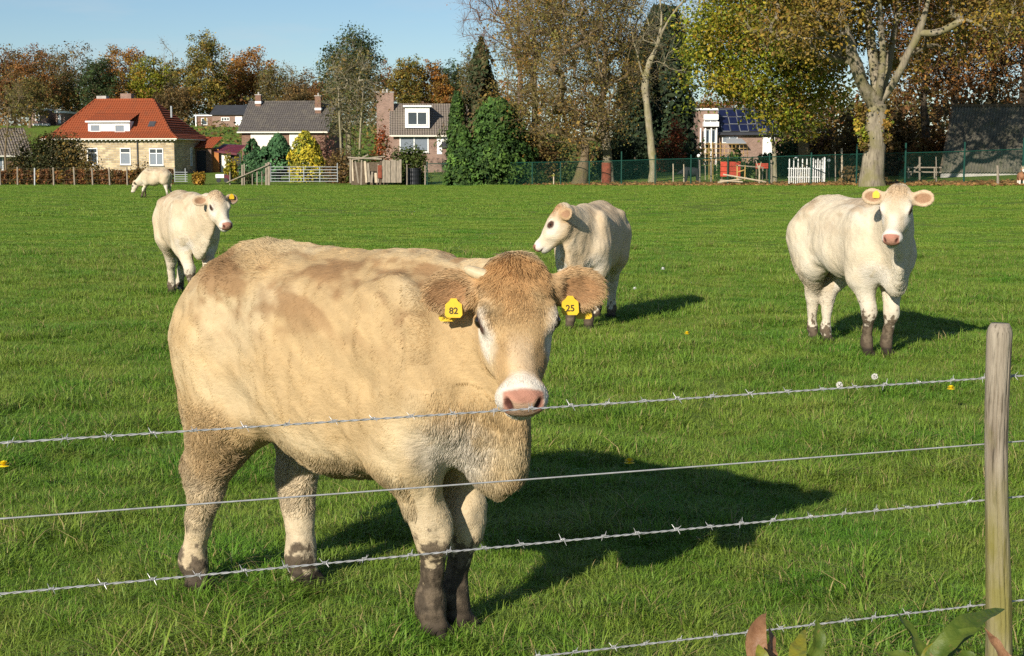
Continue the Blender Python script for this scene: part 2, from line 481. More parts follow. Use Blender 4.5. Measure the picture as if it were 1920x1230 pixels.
class Flesh:
    """list of rounded shapes melted together"""
    def __init__(self): self.p = []
    def ell(self, c, r, k=0.05, R=None, cut=False):
        c = np.asarray(c, float); r = np.asarray(r, float); R = np.eye(3) if R is None else np.asarray(R, float)
        ext = np.abs(R) @ r + k + 0.012
        def fn(x, y, z):
            d = [(x - c[0]) * R[0, a] + (y - c[1]) * R[1, a] + (z - c[2]) * R[2, a] for a in range(3)]
            k0 = np.sqrt(sum((q / s) ** 2 for q, s in zip(d, r))); k1 = np.sqrt(sum((q / s ** 2) ** 2 for q, s in zip(d, r)))
            return k0 * (k0 - 1) / (k1 + 1e-6)
        self.p.append((fn, c - ext, c + ext, k, cut)); return self
    def cone(self, a, b, ra, rb, k=0.05, flat=None, axis=None):
        a = np.asarray(a, float); b = np.asarray(b, float); ba = b - a; L2 = ba @ ba + 1e-9
        ax = None if axis is None else unit(axis)
        m = max(ra, rb) * (max(flat, 1) if flat else 1) + k + 0.012
        def fn(x, y, z):
            px, py, pz = x - a[0], y - a[1], z - a[2]
            t = np.clip((px * ba[0] + py * ba[1] + pz * ba[2]) / L2, 0, 1)
            qx, qy, qz = px - t * ba[0], py - t * ba[1], pz - t * ba[2]
            if ax is not None:
                n = (qx * ax[0] + qy * ax[1] + qz * ax[2]) * (1 / flat - 1)
                qx, qy, qz = qx + n * ax[0], qy + n * ax[1], qz + n * ax[2]
                return (np.sqrt(qx * qx + qy * qy + qz * qz) - (ra + (rb - ra) * t)) * min(flat, 1)
            return np.sqrt(qx * qx + qy * qy + qz * qz) - (ra + (rb - ra) * t)
        self.p.append((fn, np.minimum(a, b) - m, np.maximum(a, b) + m, k, False)); return self
    def loft(self, xs, zt, zb, w, k=0.08, n=2.4):
        xs, zt, zb, w = (np.asarray(q, float) for q in (xs, zt, zb, w))
        def curve(q, x):
            # smoothed linear interpolation
            return sum(np.interp(x + d, xs, q) for d in (-0.045, -0.015, 0.015, 0.045)) / 4
        def fn(x, y, z):
            xx = x.ravel()
            a, b, ww = curve(zt, xx), curve(zb, xx), curve(w, xx)
            zm = 0.44 * a + 0.56 * b
            over = np.maximum(xs[0] - xx, 0) + np.maximum(xx - xs[-1], 0)
            sh = x.shape
            a, b, ww, zm, over = (q.reshape(sh) for q in (a, b, ww, zm, over))
            dz = np.where(z > zm, (z - zm) / (a - zm), (zm - z) / (zm - b))
            q = (np.abs(y / ww) ** n + np.abs(dz) ** n) ** (1 / n)
            d = (q - 1) * np.minimum(ww, 0.5 * (a - b)) * 0.9
            return np.sqrt(np.maximum(d, 0) ** 2 + over ** 2) + np.minimum(d, 0)
        m = k + 0.012
        self.p.append((fn, np.array([xs[0] - m, -w.max() - m, zb.min() - m]), np.array([xs[-1] + m, w.max() + m, zt.max() + m]), k, False)); return self
    def grow(self, h):
        lo = np.min([q[1] for q in self.p if not q[4]], 0); hi = np.max([q[2] for q in self.p if not q[4]], 0)
        lo[2] = max(lo[2], -0.03)
        n = np.ceil((hi - lo) / h).astype(int) + 2
        D = np.full(n, 0.5, np.float32)
        for fn, a, b, k, cut in self.p:
            i0 = np.maximum(np.floor((a - lo) / h).astype(int), 0); i1 = np.minimum(np.ceil((b - lo) / h).astype(int) + 1, n)
            g = [(lo[d] + h * np.arange(i0[d], i1[d])).astype(np.float32) for d in range(3)]
            q = fn(g[0][:, None, None], g[1][None, :, None], g[2][None, None, :]).astype(np.float32)
            s = tuple(slice(i0[d], i1[d]) for d in range(3)); o = D[s]
            if cut: q = -q; e = np.maximum(k - np.abs(o - q), 0) / k; D[s] = np.maximum(o, q) + e * e * k * 0.25
            else: e = np.maximum(k - np.abs(o - q), 0) / k; D[s] = np.minimum(o, q) - e * e * k * 0.25
        D[:, :, 0] = np.maximum(D[:, :, 0], 0.01)
        return surface_net(D, h, lo)

def surface_net(D, h, lo):
    s = D < 0
    c = [(dx, dy, dz) for dx in (0, 1) for dy in (0, 1) for dz in (0, 1)]
    n = np.array(D.shape) - 1
    cnt = np.zeros(n, np.int8)
    for dx, dy, dz in c: cnt += s[dx:n[0] + dx, dy:n[1] + dy, dz:n[2] + dz]
    idx = np.argwhere((cnt > 0) & (cnt < 8)); m = len(idx)
    val = np.stack([D[idx[:, 0] + a, idx[:, 1] + b, idx[:, 2] + e] for a, b, e in c], 1)
    cc = np.array(c, float); pos = np.zeros((m, 3)); num = np.zeros(m)
    for i in range(8):
        for j in range(i + 1, 8):
            if np.abs(cc[i] - cc[j]).sum() == 1:
                x = (val[:, i] < 0) != (val[:, j] < 0)
                t = val[:, i] / np.where(x, val[:, i] - val[:, j], 1)
                pos += np.where(x[:, None], cc[i] + t[:, None] * (cc[j] - cc[i]), 0); num += x
    V = lo + h * (idx + pos / num[:, None])
    look = np.full(n, -1, np.int32); look[tuple(idx.T)] = np.arange(m)
    Q = []
    for ax in range(3):
        b, e = (ax + 1) % 3, (ax + 2) % 3
        sl0 = [slice(1, -1)] * 3; sl1 = [slice(1, -1)] * 3
        sl0[ax] = slice(0, -1); sl1[ax] = slice(1, None)
        A, B = s[tuple(sl0)], s[tuple(sl1)]
        for flip, msk in ((False, A & ~B), (True, B & ~A)):
            w = np.argwhere(msk); 
            if not len(w): continue
            off = np.ones(3, int); off[ax] = 0; w = w + off
            def g(db, de):
                k = w.copy(); k[:, b] += db; k[:, e] += de; return look[k[:, 0], k[:, 1], k[:, 2]]
            q = np.stack([g(-1, -1), g(0, -1), g(0, 0), g(-1, 0)], 1)
            Q.append(q[:, ::-1] if flip else q)
    Q = np.concatenate(Q); Q = Q[(Q >= 0).all(1)]
    used = np.unique(Q); re = np.full(m, -1, np.int32); re[used] = np.arange(len(used))
    return V[used], re[Q]

def rot_x(a):
    c, s = math.cos(a), math.sin(a); return np.array([[1, 0, 0], [0, c, -s], [0, s, c]])

def bezier(a, b, c, n):
    t = np.linspace(0, 1, n)[:, None]
    return (1 - t) ** 2 * a + 2 * t * (1 - t) * b + t * t * c

def coat_material(name, fine=1.0):
    m, nt, out = material(name)
    a = mk(nt, 'ShaderNodeAttribute', attribute_name='coat')
    n1 = noise(nt, 55, 6, 0.7, stretch=(0.35, 1, 0.8)); n2 = noise(nt, 9, 4, 0.6)
    c = mixc(nt, rng_map(nt, n1.outputs['Fac'], 0.3, 0.7, 0.0, 0.20), a.outputs['Color'], (0.55, 0.48, 0.42), 'MULTIPLY')
    c = mixc(nt, rng_map(nt, n2.outputs['Fac'], 0.35, 0.7, 0.0, 0.08), c, (0.6, 0.52, 0.44), 'MULTIPLY')
    finish(nt, out, c, 0.75, 0.2, bump=n1.outputs['Fac'], bump_d=0.008 * fine)
    return m

COAT = coat_material('cattle_coat')
def fur_material():
    m, nt, out = material('cattle_fur')
    a = mk(nt, 'ShaderNodeAttribute', attribute_name='coat')
    p = mk(nt, 'ShaderNodeBsdfPrincipled', Roughness=0.6); p.inputs['Specular IOR Level'].default_value = 0.25
    nt.links.new(a.outputs['Color'], p.inputs['Base Color'])
    t = mk(nt, 'ShaderNodeBsdfTranslucent'); nt.links.new(a.outputs['Color'], t.inputs['Color'])
    mx = mk(nt, 'ShaderNodeMixShader'); mx.inputs['Fac'].default_value = 0.25
    nt.links.new(p.outputs['BSDF'], mx.inputs[1]); nt.links.new(t.outputs['BSDF'], mx.inputs[2])
    nt.links.new(mx.outputs['Shader'], out.inputs['Surface'])
    return m
FUR = fur_material()
EYE = plain('eye_dark', (0.012, 0.008, 0.006), 0.1, 3, rough=0.06, spec=0.6)
TAG = plain('tag_yellow', (0.62, 0.40, 0.02), 0.12, 20, rough=0.4)
TAGINK = plain('tag_ink', (0.05, 0.035, 0.01), 0.1, 20, rough=0.6)
HORN = plain('horn_ivory', (0.50, 0.40, 0.25), 0.2, 60, rough=0.5)

def cow(name, label, hoof_px, poll, muzzle, s, h, pal, ear=(-0.05, 0.95, -0.22), fur=0, open_mouth=False, belly=0.0, tags=(), horn=False, rump_w=1.0, zoff=0.0, neck_pull=0.3, hip_drop=0.0, eye=1.0, lump=1.0, wid=1.0):
    rh, lh, rf, lf = [np.asarray(q, float) for q in hoof_px]
    hm, fm = (rh + lh) / 2, (rf + lf) / 2
    O = (hm + fm) / 2; hd = fm - hm; hd[2] = 0; hd = unit(hd)
    O[2] = float(gz(O[0], O[1])) + zoff
    lt = np.array([-hd[1], hd[0], 0]); up = np.array([0, 0, 1.0])
    A = np.stack([hd, lt, up], 1)                                   # local -> world
    loc = lambda p: (A.T @ (np.asarray(p, float) - O)) / s
    RH, LH, RF, LF = loc(rh), loc(lh), loc(rf), loc(lf)
    P, M = loc(poll), loc(muzzle)
    Fd = unit(M - P); U = unit(np.array([0, 0, 1.0]) - Fd * Fd[2]); Lf = np.cross(U, Fd)
    Hm = np.stack([Fd, Lf, U], 1); H = lambda x, y, z: P + Hm @ np.array([x, y, z])
    f = Flesh()
    # trunk
    xs = [-.695, -.66, -.60, -.50, -.37, -.18, .04, .25, .40, .54, .66, .73]
    zt = [1.10, 1.195, 1.275, 1.345, 1.375, 1.36, 1.335, 1.34, 1.35, 1.29, 1.15, 1.02]
    zb = [1.03, .95, .87, .82, .775, .635, .540, .555, .63, .66, .72, .82]
    w = [.10, .175, .225, .26, .30, .335, .35, .32, .275, .225, .165, .09]
    zb = [q - (belly if -.4 < x < .4 else 0) for q, x in zip(zb, xs)]
    w = [q * wid * (rump_w if x < -.3 else 1) for q, x in zip(w, xs)]
    f.loft(xs, zt, zb, w, 0.08)
    f.cone((-.45, 0, 1.30), (.40, 0, 1.27), .055, .06, 0.10)
    f.cone((-.665, 0, 1.18), (-.55, 0, 1.26), .04, .055, 0.08)
    for sg in (-1, 1):
        f.ell((-.35, sg * .245, 1.225), (.085, .05, .05), 0.08)                      # hook bone
        f.ell((-.625, sg * .125, 1.09), (.065, .05, .065), 0.09)                         # pin bone
        f.ell((-.465, sg * .165, .93), (.195, .135, .33), 0.075)                          # thigh
        f.ell((.42, sg * .205, .97), (.175, .105, .33), 0.085)                          # shoulder
        f.ell((.57, sg * .13, .86), (.12, .10, .14), 0.10)                            # point of shoulder
    f.ell((.69, 0, .70), (.115, .095, .155), 0.09)                                    # brisket
    # legs
    for hf, sg, hind in ((RH, -1, 1), (LH, 1, 1), (RF, -1, 0), (LF, 1, 0)):
        x, y = hf[0], hf[1]; z0 = hf[2]
        if hind:
            st = np.array([0.45 * x - .08, sg * .185, .77]); hk = np.array([.6 * x - .184, y * .85 + sg * .03, .475 + z0]); fk = np.array([x - .025, y, .13 + z0])
            f.cone((-.44, sg * .16, 1.0), st, .19, .145, 0.10)
            f.cone(st, hk, .145, .076, 0.07, 0.85, (0, 1, 0))
            f.cone((-.51, sg * .145, .90), hk + np.array([-.005, 0, .06]), .115, .054, 0.08, 0.85, (0, 1, 0))
            f.cone(hk + np.array([-.035, 0, .045]), hk + np.array([0, 0, -.06]), .037, .05, 0.05)
            f.cone(hk, fk, .062, .042, 0.04)
            f.cone(st + np.array([.03, sg * .03, .04]), (-.12, sg * .265 * wid, .77 + (.04 if wid < 1 else 0)), .045 * wid ** 4, .022, 0.06)     # flank fold
        else:
            el = np.array([.42, sg * .155, .70]); kn = np.array([.55 * x + .45 * .46 + .025, .6 * y + .4 * sg * .14, .405 + z0]); fk = np.array([x - .02, y, .125 + z0])
            f.cone((.49, sg * .155, .90), el, .135, .118, 0.09)
            f.cone(el, kn, .108, .064, 0.07)
            f.cone(kn + np.array([.006, 0, .03]), kn + np.array([.006, 0, -.05]), .056, .051, 0.05)
            f.cone(kn, fk, .051, .042, 0.04)
        f.cone(fk + np.array([0, 0, .02]), fk + np.array([0, 0, -.02]), .046, .047, 0.04)
        f.cone(fk, (x + .012, y, .045 + z0), .039, .041, 0.03)
        for t in (-1, 1): f.cone((x, y + t * .024, .045 + z0), (x + .05, y + t * .027, .022 + z0), .032, .022, 0.012)
    # tail
    tl = [(-.68, 0, 1.17), (-.735, 0, 1.08), (-.74, 0, .93), (-.72, .01, .75)]
    for a, b, ra, rb in zip(tl[:-1], tl[1:], (.042, .034, .028), (.034, .028, .026)): f.cone(a, b, ra, rb, 0.03)
    f.cone(tl[-1], (-.71, .02, .52), .036, .018, 0.03)
    # neck
    nk = H(.01, 0, -.125); th = H(.145, 0, -.215)
    d = np.linalg.norm(nk - np.array([.40, 0, 1.14]))
    N1 = bezier(np.array([.36, 0, 1.13]), np.array([.36 + neck_pull * 1.6 * d, 0, 1.16 + .1 * (nk[2] - 1.2)]), nk, 5)
    N2 = bezier(np.array([.46, 0, 1.0]), np.array([.46 + neck_pull * 1.3 * d, 0, 1.02 + .1 * (nk[2] - 1.2)]), 0.5 * nk + 0.5 * th, 5)
    N3 = bezier(np.array([.56, 0, .87]), np.array([.56 + neck_pull * d, 0, .88]), th, 5)
    for N, r0, r1, fl in ((N1, .185, .098, .72), (N2, .225, .105, .76), (N3, .172, .070, .66)):
        for i in range(4):
            tdir = unit(N[i + 1] - N[i]); side = np.cross(up, tdir)
            f.cone(N[i], N[i + 1], r0 + (r1 - r0) * i / 4, r0 + (r1 - r0) * (i + 1) / 4, 0.10 - .018 * i, fl, side)
    DW = bezier(np.array([.72, 0, .66]), np.array([.80, 0, .74]) * .6 + .4 * np.append(th[:2], .75), th * .8 + .2 * N3[2], 5)
    for i in range(4): f.cone(DW[i], DW[i + 1], (.080 - .011 * i), .080 - .011 * (i + 1), 0.06, 0.48, np.cross(up, unit(DW[i + 1] - DW[i])))
    # head
    R = Hm
    f.ell(H(.13, 0, -.10), (.15, .120, .108), 0.04, R)
    f.ell(H(.018, 0, -.062), (.075, .092, .07), 0.05, R)
    f.ell(H(.16, 0, -.062), (.175, .104, .052), 0.03, R)
    f.cone(H(.20, 0, -.108), H(.43, 0, -.108), .086, .060, 0.04, 0.98, Hm[:, 1])
    f.cone(H(.24, 0, -.17), H(.42, 0, -.155), .062, .052, 0.04)
    for sg in (-1, 1):
        f.ell(H(.195, sg * .096, -.062), (.055, .032, .034), 0.03, R)
        f.ell(H(.19, sg * .068, -.18), (.12, .046, .085), 0.05, R)
        f.ell(H(.28, sg * .058, -.125), (.09, .03, .045), 0.04, R)
    f.cone(H(.20, 0, -.225), H(.43, 0, -.178), .062, .046, 0.05)
    f.ell(H(.468, 0, -.112), (.062, .084, .070), 0.035, R)
    f.ell(H(.503, 0, -.094), (.030, .066, .046), 0.02, R)
    f.ell(H(.455, 0, -.178 - (.02 if open_mouth else 0)), (.052, .056, .034), 0.012, R)
    f.ell(H(.51, 0, -.150), (.055, .085, .0065), 0.010, R, cut=True)
    for sg in (-1, 1):
        f.ell(H(.530, sg * .052, -.074), (.030, .012, .021), 0.012, R @ rot_x(sg * -.5), cut=True)
        f.ell(H(.200, sg * .140, -.066), (.030, .020, .019), 0.010, R, cut=True)
        f.ell(H(.185, sg * .104, -.040), (.050, .022, .016), 0.02, R)
    ears = []
    for sg in (-1, 1):
        e = ear[0 if sg < 0 else 1] if isinstance(ear[0], (tuple, list)) else ear
        ax = unit(Hm @ np.array([e[0], sg * e[1], e[2]]))
        nn = Hm @ np.array([.55, 0, .83]); nn = unit(nn - ax * (nn @ ax)); bb = np.cross(nn, ax)
        b0 = H(.055, sg * .088, -.085); c0 = b0 + ax * .118
        Re = np.stack([ax, bb, nn], 1)
        f.cone(b0, b0 + ax * .06, .048, .036, 0.04)
        f.ell(c0, (.092, .072, .022), 0.03, Re)
        f.ell(c0 + ax * .012 + nn * .024, (.070, .048, .021), 0.02, Re, cut=True)
        ears.append((c0, ax, bb, nn))
    V, Q = f.grow(h)
    # coat colours
    hc = (V - P) @ Hm                                              # head coordinates
    x, y, z = V.T
    C = coat_colours(V, hc, pal, ears, Fd)
    nrm = np.zeros_like(V); q4 = V[Q]; fnm = np.cross(q4[:, 2] - q4[:, 0], q4[:, 3] - q4[:, 1])
    for i in range(4): np.add.at(nrm, Q[:, i], fnm)
    nrm /= np.linalg.norm(nrm, axis=1)[:, None] + 1e-12
    soft = np.where((hc[:, 0] > -.05) & (np.abs(hc[:, 1]) < .36) & (hc[:, 2] > -.34), .25, 1.0)
    dsp = .030 * (fbm3(V, 4.5, pal['seed'] + 40, 2) - .5) + .016 * (fbm3(V * np.array([1.4, 1, .7]), 13, pal['seed'] + 50, 2) - .5) * 1.2
    V = V + nrm * (dsp * soft * lump)[:, None]
    W = O + s * (V @ A.T)
    me = np_mesh('cow', W - O, Q, [COAT], smooth=True, cols=C)
    o = bpy.data.objects.new('cow', me); COL.objects.link(o); o.location = O
    tag(o, label, 'cow', 'beige beef cattle in the pasture')
    wd = lambda p: O + s * (A @ np.asarray(p, float))
    # eyes
    for sg in (-1, 1):
        m = MB(); bm_sphere(m, wd(H(.203, sg * .1145, -.062)), .0255 * s * eye, 14, 10)
        m.build('eye', EYE, o, True)
    if horn:
        b = H(.035, -.085, -.040); pts = bezier(b, b + Hm @ np.array([-.02, -.05, -.006]), b + Hm @ np.array([-.03, -.080, .010]), 7)
        m = MB(); m.tube([wd(p) for p in pts], np.array([.022, .022, .021, .020, .018, .015, .006]) * s, 10); m.build('horn', HORN, o, True)
    for sg, along, across, num, size, out_ in tags:
        c0, ax, bb, nn = ears[0 if sg < 0 else 1]
        p = wd(c0 + ax * along + bb * across + nn * out_)
        fw = A @ nn; fw = unit(fw * 0.6 + 0.4 * unit(np.array([0 - p[0], 0 - p[1], 0.0])))
        sd = unit(np.cross(np.array([0, 0, 1.0]), fw)); dn = -unit(np.cross(fw, sd))
        # tag outline: narrow neck and wide bell
        ol = [(-.010, .018), (.010, .018), (.016, .008), (.030, -.004), (.032, -.042), (.024, -.052), (-.024, -.052), (-.032, -.042), (-.030, -.004), (-.016, .008)]
        fr = [p + size * (a * sd - b * dn) + fw * .0025 for a, b in ol]; bk = [q - fw * .005 for q in fr]
        n = len(ol); m = MB(); m.add(fr + bk, [tuple(range(n)), tuple(range(2 * n - 1, n - 1, -1))] + [(i, i + n, (i + 1) % n + n, (i + 1) % n) for i in range(n)])
        t = m.build('ear_tag', TAG, o)
        if num:
            cu = bpy.data.curves.new('number', 'FONT'); cu.body = num; cu.size = .033 * size; cu.align_x = 'CENTER'; cu.align_y = 'CENTER'; cu.extrude = .0004; cu.offset = .0006
            cu.materials.append(TAGINK)
            tmp = bpy.data.objects.new('number', cu); tm = bpy.data.meshes.new_from_object(tmp); bpy.data.objects.remove(tmp)
            to = bpy.data.objects.new('number', tm); COL.objects.link(to)
            c = p + size * (.028 * dn) + fw * .0035
            to.parent = t
            Rm = Matrix((tuple(sd), tuple(-dn), tuple(fw))).transposed().to_4x4()
            to.matrix_basis = Matrix.Translation(c) @ Rm
    if fur: grow_fur(o, W, Q, V, hc, C, A, O, s, Hm, ears, fur)
    return o

def bm_sphere(m, c, r, nu=10, nv=7):
    c = np.asarray(c, float); r = np.broadcast_to(np.asarray(r, float), (3,))
    V = [c + r * np.array([0, 0, 1])]
    for i in range(1, nv):
        t = math.pi * i / nv
        for j in range(nu):
            p = 2 * math.pi * j / nu; V.append(c + r * np.array([math.sin(t) * math.cos(p), math.sin(t) * math.sin(p), math.cos(t)]))
    V.append(c - r * np.array([0, 0, 1])); L = len(V) - 1; Fs = []
    for j in range(nu):
        k = (j + 1) % nu; Fs.append((0, 1 + j, 1 + k)); Fs.append((L, L - nu + k, L - nu + j))
        for i in range(nv - 2): Fs.append((1 + i * nu + j, 1 + (i + 1) * nu + j, 1 + (i + 1) * nu + k, 1 + i * nu + k))
    return m.add(V, Fs)

def blend(C, col, w):
    w = np.clip(w, 0, 1)[:, None]; return C * (1 - w) + np.asarray(col) * w

def coat_colours(V, hc, pal, ears, Fd):
    x, y, z = V.T; hx, hy, hz = hc.T
    n1 = fbm3(V, 4.0, pal['seed']); n2 = fbm3(V * np.array([.6, 1, 1.0]), 9.0, pal['seed'] + 3); n3 = fbm3(V, 28.0, pal['seed'] + 5)
    C = np.repeat(np.array(pal['base'])[None], len(V), 0)
    C = blend(C, pal['light'], sstep((n1 - .42) / .25) * .75)
    ishead = (hx > -.08) & (np.abs(hy) < .36) & (hz > -.34) & (hx < .62) & ~((hx < .06) & (hz < -.12))
    body = ~ishead
    # darker patches along the back and withers, paler rump
    pm = sstep((z - .98) / .22) * sstep((x + .62) / .25) * sstep((.75 - x) / .2)
    C = blend(C, pal['patch'], body * pm * sstep((n2 + .25 * (n3 - .5) + .35 * (fbm3(V @ np.array([[.76, 0, .65], [0, 1, 0], [-.65, 0, .76]]) * np.array([.22, 1, 1.0]), 26.0, 91, 2) - .5) - .42) / .24) * pal['patchy'])
    C = blend(C, pal['patch'], body * sstep((z - 1.22) / .08) * sstep((n2 + .25 * (n3 - .5) - .46) / .24) * pal['patchy'] * .8)
    C = blend(C, pal['light'], body * sstep((.30 - np.abs(z - .62)) / .2) * sstep((x - .35) / .12) * sstep((n1 - .30) / .2) * .9)
    C = blend(C, pal['white'], body * sstep((.20 - np.sqrt((x - .60) ** 2 + (z - .74) ** 2 + .3 * y ** 2)) / .10) * sstep((n2 - .34) / .12) * .8)
    # belly edge stained
    C = blend(C, pal['stain'], body * sstep((.66 - z) / .12) * (np.abs(x) < .42) * sstep((n2 - .30) / .3) * pal['stained'])
    # rear thigh dirt
    C = blend(C, pal['white'], body * (x < -.05) * (y > .04) * sstep((.70 - z) / .15) * .7)
    C = blend(C, pal['stain'], body * (x < -.3) * np.where(y > .04, .25, 1) * sstep((.84 - z) / .25) * sstep((z - .38) / .15) * (.25 + .5 * n3) * pal['stained'])
    legs = body & (z < .60)
    C = blend(C, pal['leg'], legs * sstep((.56 - z) / .12) * .8)
    n4 = fbm3(V, 60.0, pal['seed'] + 8, 2)
    top_ = np.where(x > 0, pal.get('mudf', .36), pal.get('mudh', .19))
    md = sstep((top_ + .12 * (n1 - .5) + .34 * (n3 - .5) + .12 * (n2 - .5) + .16 * (n4 - .5) - z) / .035)
    mudc = blend(np.repeat(np.array(pal['mud'])[None], len(V), 0), (.20, .155, .105), sstep((n3 * .6 + n4 * .4 - .46) / .12) * sstep((z - .05) / .1) * .8)
    mudc = blend(mudc, (.035, .026, .018), sstep((.075 - z) / .02))
    C = blend(C, mudc, md * body)
    C = blend(C, pal['mud'], body * (z < .70) * (z > .1) * (x < -.35) * sstep((n3 - .60) / .2) * .5)
    C = blend(C, pal['mud'], body * sstep((x + .2) / -.1) * sstep((-x - .55 + .25 * (z - .2)) / .12) * sstep((.62 - z) / .1) * sstep((n2 - .38) / .3) * .75)
    # head
    hd = ishead.astype(float)
    Hc = np.repeat(np.array(pal['face'])[None], len(V), 0)
    Hc = blend(Hc, pal['poll'], sstep((.20 - hx + .16 * (n2 - .5) + .10 * (n3 - .5)) / .17) * .95)
    Hc = blend(Hc, pal['light'], sstep((np.abs(hy) - .06) / .04) * sstep((n2 - .35) / .2) * .5)
    Hc = blend(Hc, pal['poll'], sstep((.30 - hx + .2 * (n2 - .5)) / .12) * sstep((.062 - np.abs(hy) + .05 * (n3 - .5)) / .04) * .55)
    Hc = blend(Hc, pal['patch'], sstep((1.1 - np.sqrt(((hx - .335) / .05) ** 2 + ((np.abs(hy) - .062) / .026) ** 2)) / .6) * (hz > -.2) * .35 * pal['patchy'])
    Hc = blend(Hc, pal['bridge'], sstep((hx - .26) / .08) * sstep((.055 - np.abs(hy)) / .03) * .8)
    er = np.sqrt(((hx - .245) / .115) ** 2 + ((np.abs(hy) - .122) / .052) ** 2 + ((hz + .085) / .085) ** 2) + .5 * (n3 - .5)
    Hc = blend(Hc, pal['white'], sstep((1.20 - er) / .70) * .88)
    Hc = blend(Hc, pal['white'], sstep((hx - .412 + .05 * (n3 - .5) + .10 * np.maximum(.04 - np.abs(hy), 0)) / .05))
    # jaw below
    Hc = blend(Hc, pal['base'], sstep((-.19 - hz) / .04) * sstep((.40 - hx) / .04))
    # nose pad and nostrils, mouth line, eye rims
    pad = sstep((hx - .478 + .25 * np.maximum(np.abs(hy) - .04, 0)) / .010) * sstep((hz + .142) / .012) * sstep((.070 - np.abs(hy)) / .012)
    Hc = blend(Hc, pal['nose'], pad)
    Hc = blend(Hc, (.50, .225, .16), pad * np.clip(sstep((hz + .068) / .012) + sstep((np.abs(hy) - .040) / .012), 0, 1) * .8)
    ns = np.sqrt(((hx - .525) / .030) ** 2 + ((np.abs(hy) - .051 + .45 * (-hz - .074)) / .016) ** 2 + ((hz + .074) / .026) ** 2)
    Hc = blend(Hc, (0.10, 0.035, 0.025), sstep((1.15 - ns) / .4))
    Hc = blend(Hc, (0.22, 0.10, 0.07), sstep((.009 - np.abs(hz + .150)) / .004) * sstep((hx - .44) / .02) * .9)
    rim = np.sqrt(((hx - .203) / .040) ** 2 + ((hz + .064) / .029) ** 2)
    Hc = blend(Hc, (0.10, 0.05, 0.035), sstep((1.30 - rim) / .30) * (np.abs(hy) > .085) * (np.abs(hy) < .15))
    w = hd * sstep((hx + .06) / .06)
    C = C * (1 - w[:, None]) + Hc * w[:, None]
    # ears
    for c0, ax, bb, nn in ears:
        q = V - c0; a, b, n = q @ ax, q @ bb, q @ nn
        e = (np.abs(a) < .135) & (np.abs(b) < .085) & (np.abs(n) < .05)
        edge = np.sqrt((a / .108) ** 2 + (b / .068) ** 2)
        ec = blend(np.repeat(np.array(pal['ear'])[None], len(V), 0), pal['earin'], sstep((.72 - edge) / .2) * (n > 0))
        ec = blend(ec, pal['eartip'], sstep((a - .05) / .05) * .8)
        we = e * sstep((a + .11) / .05)
        C = C * (1 - we[:, None]) + ec * we[:, None]
    hd_ = V @ np.array([[.76, 0, .65], [0, 1, 0], [-.65, 0, .76]]); st1 = fbm3(hd_ * np.array([.22, 1, 1.0]), 34.0, pal['seed'] + 60, 3); st2 = fbm3(hd_ * np.array([.35, 1, 1.0]), 11.0, pal['seed'] + 70, 2)
    C = C * (1 + (.55 * (st1 - .5) + .34 * (st2 - .5)) * pal.get('streak', .35))[:, None]
    C = C * (0.93 + 0.14 * n3)[:, None]
    return np.clip(C * 0.755, 0.005, 0.92)

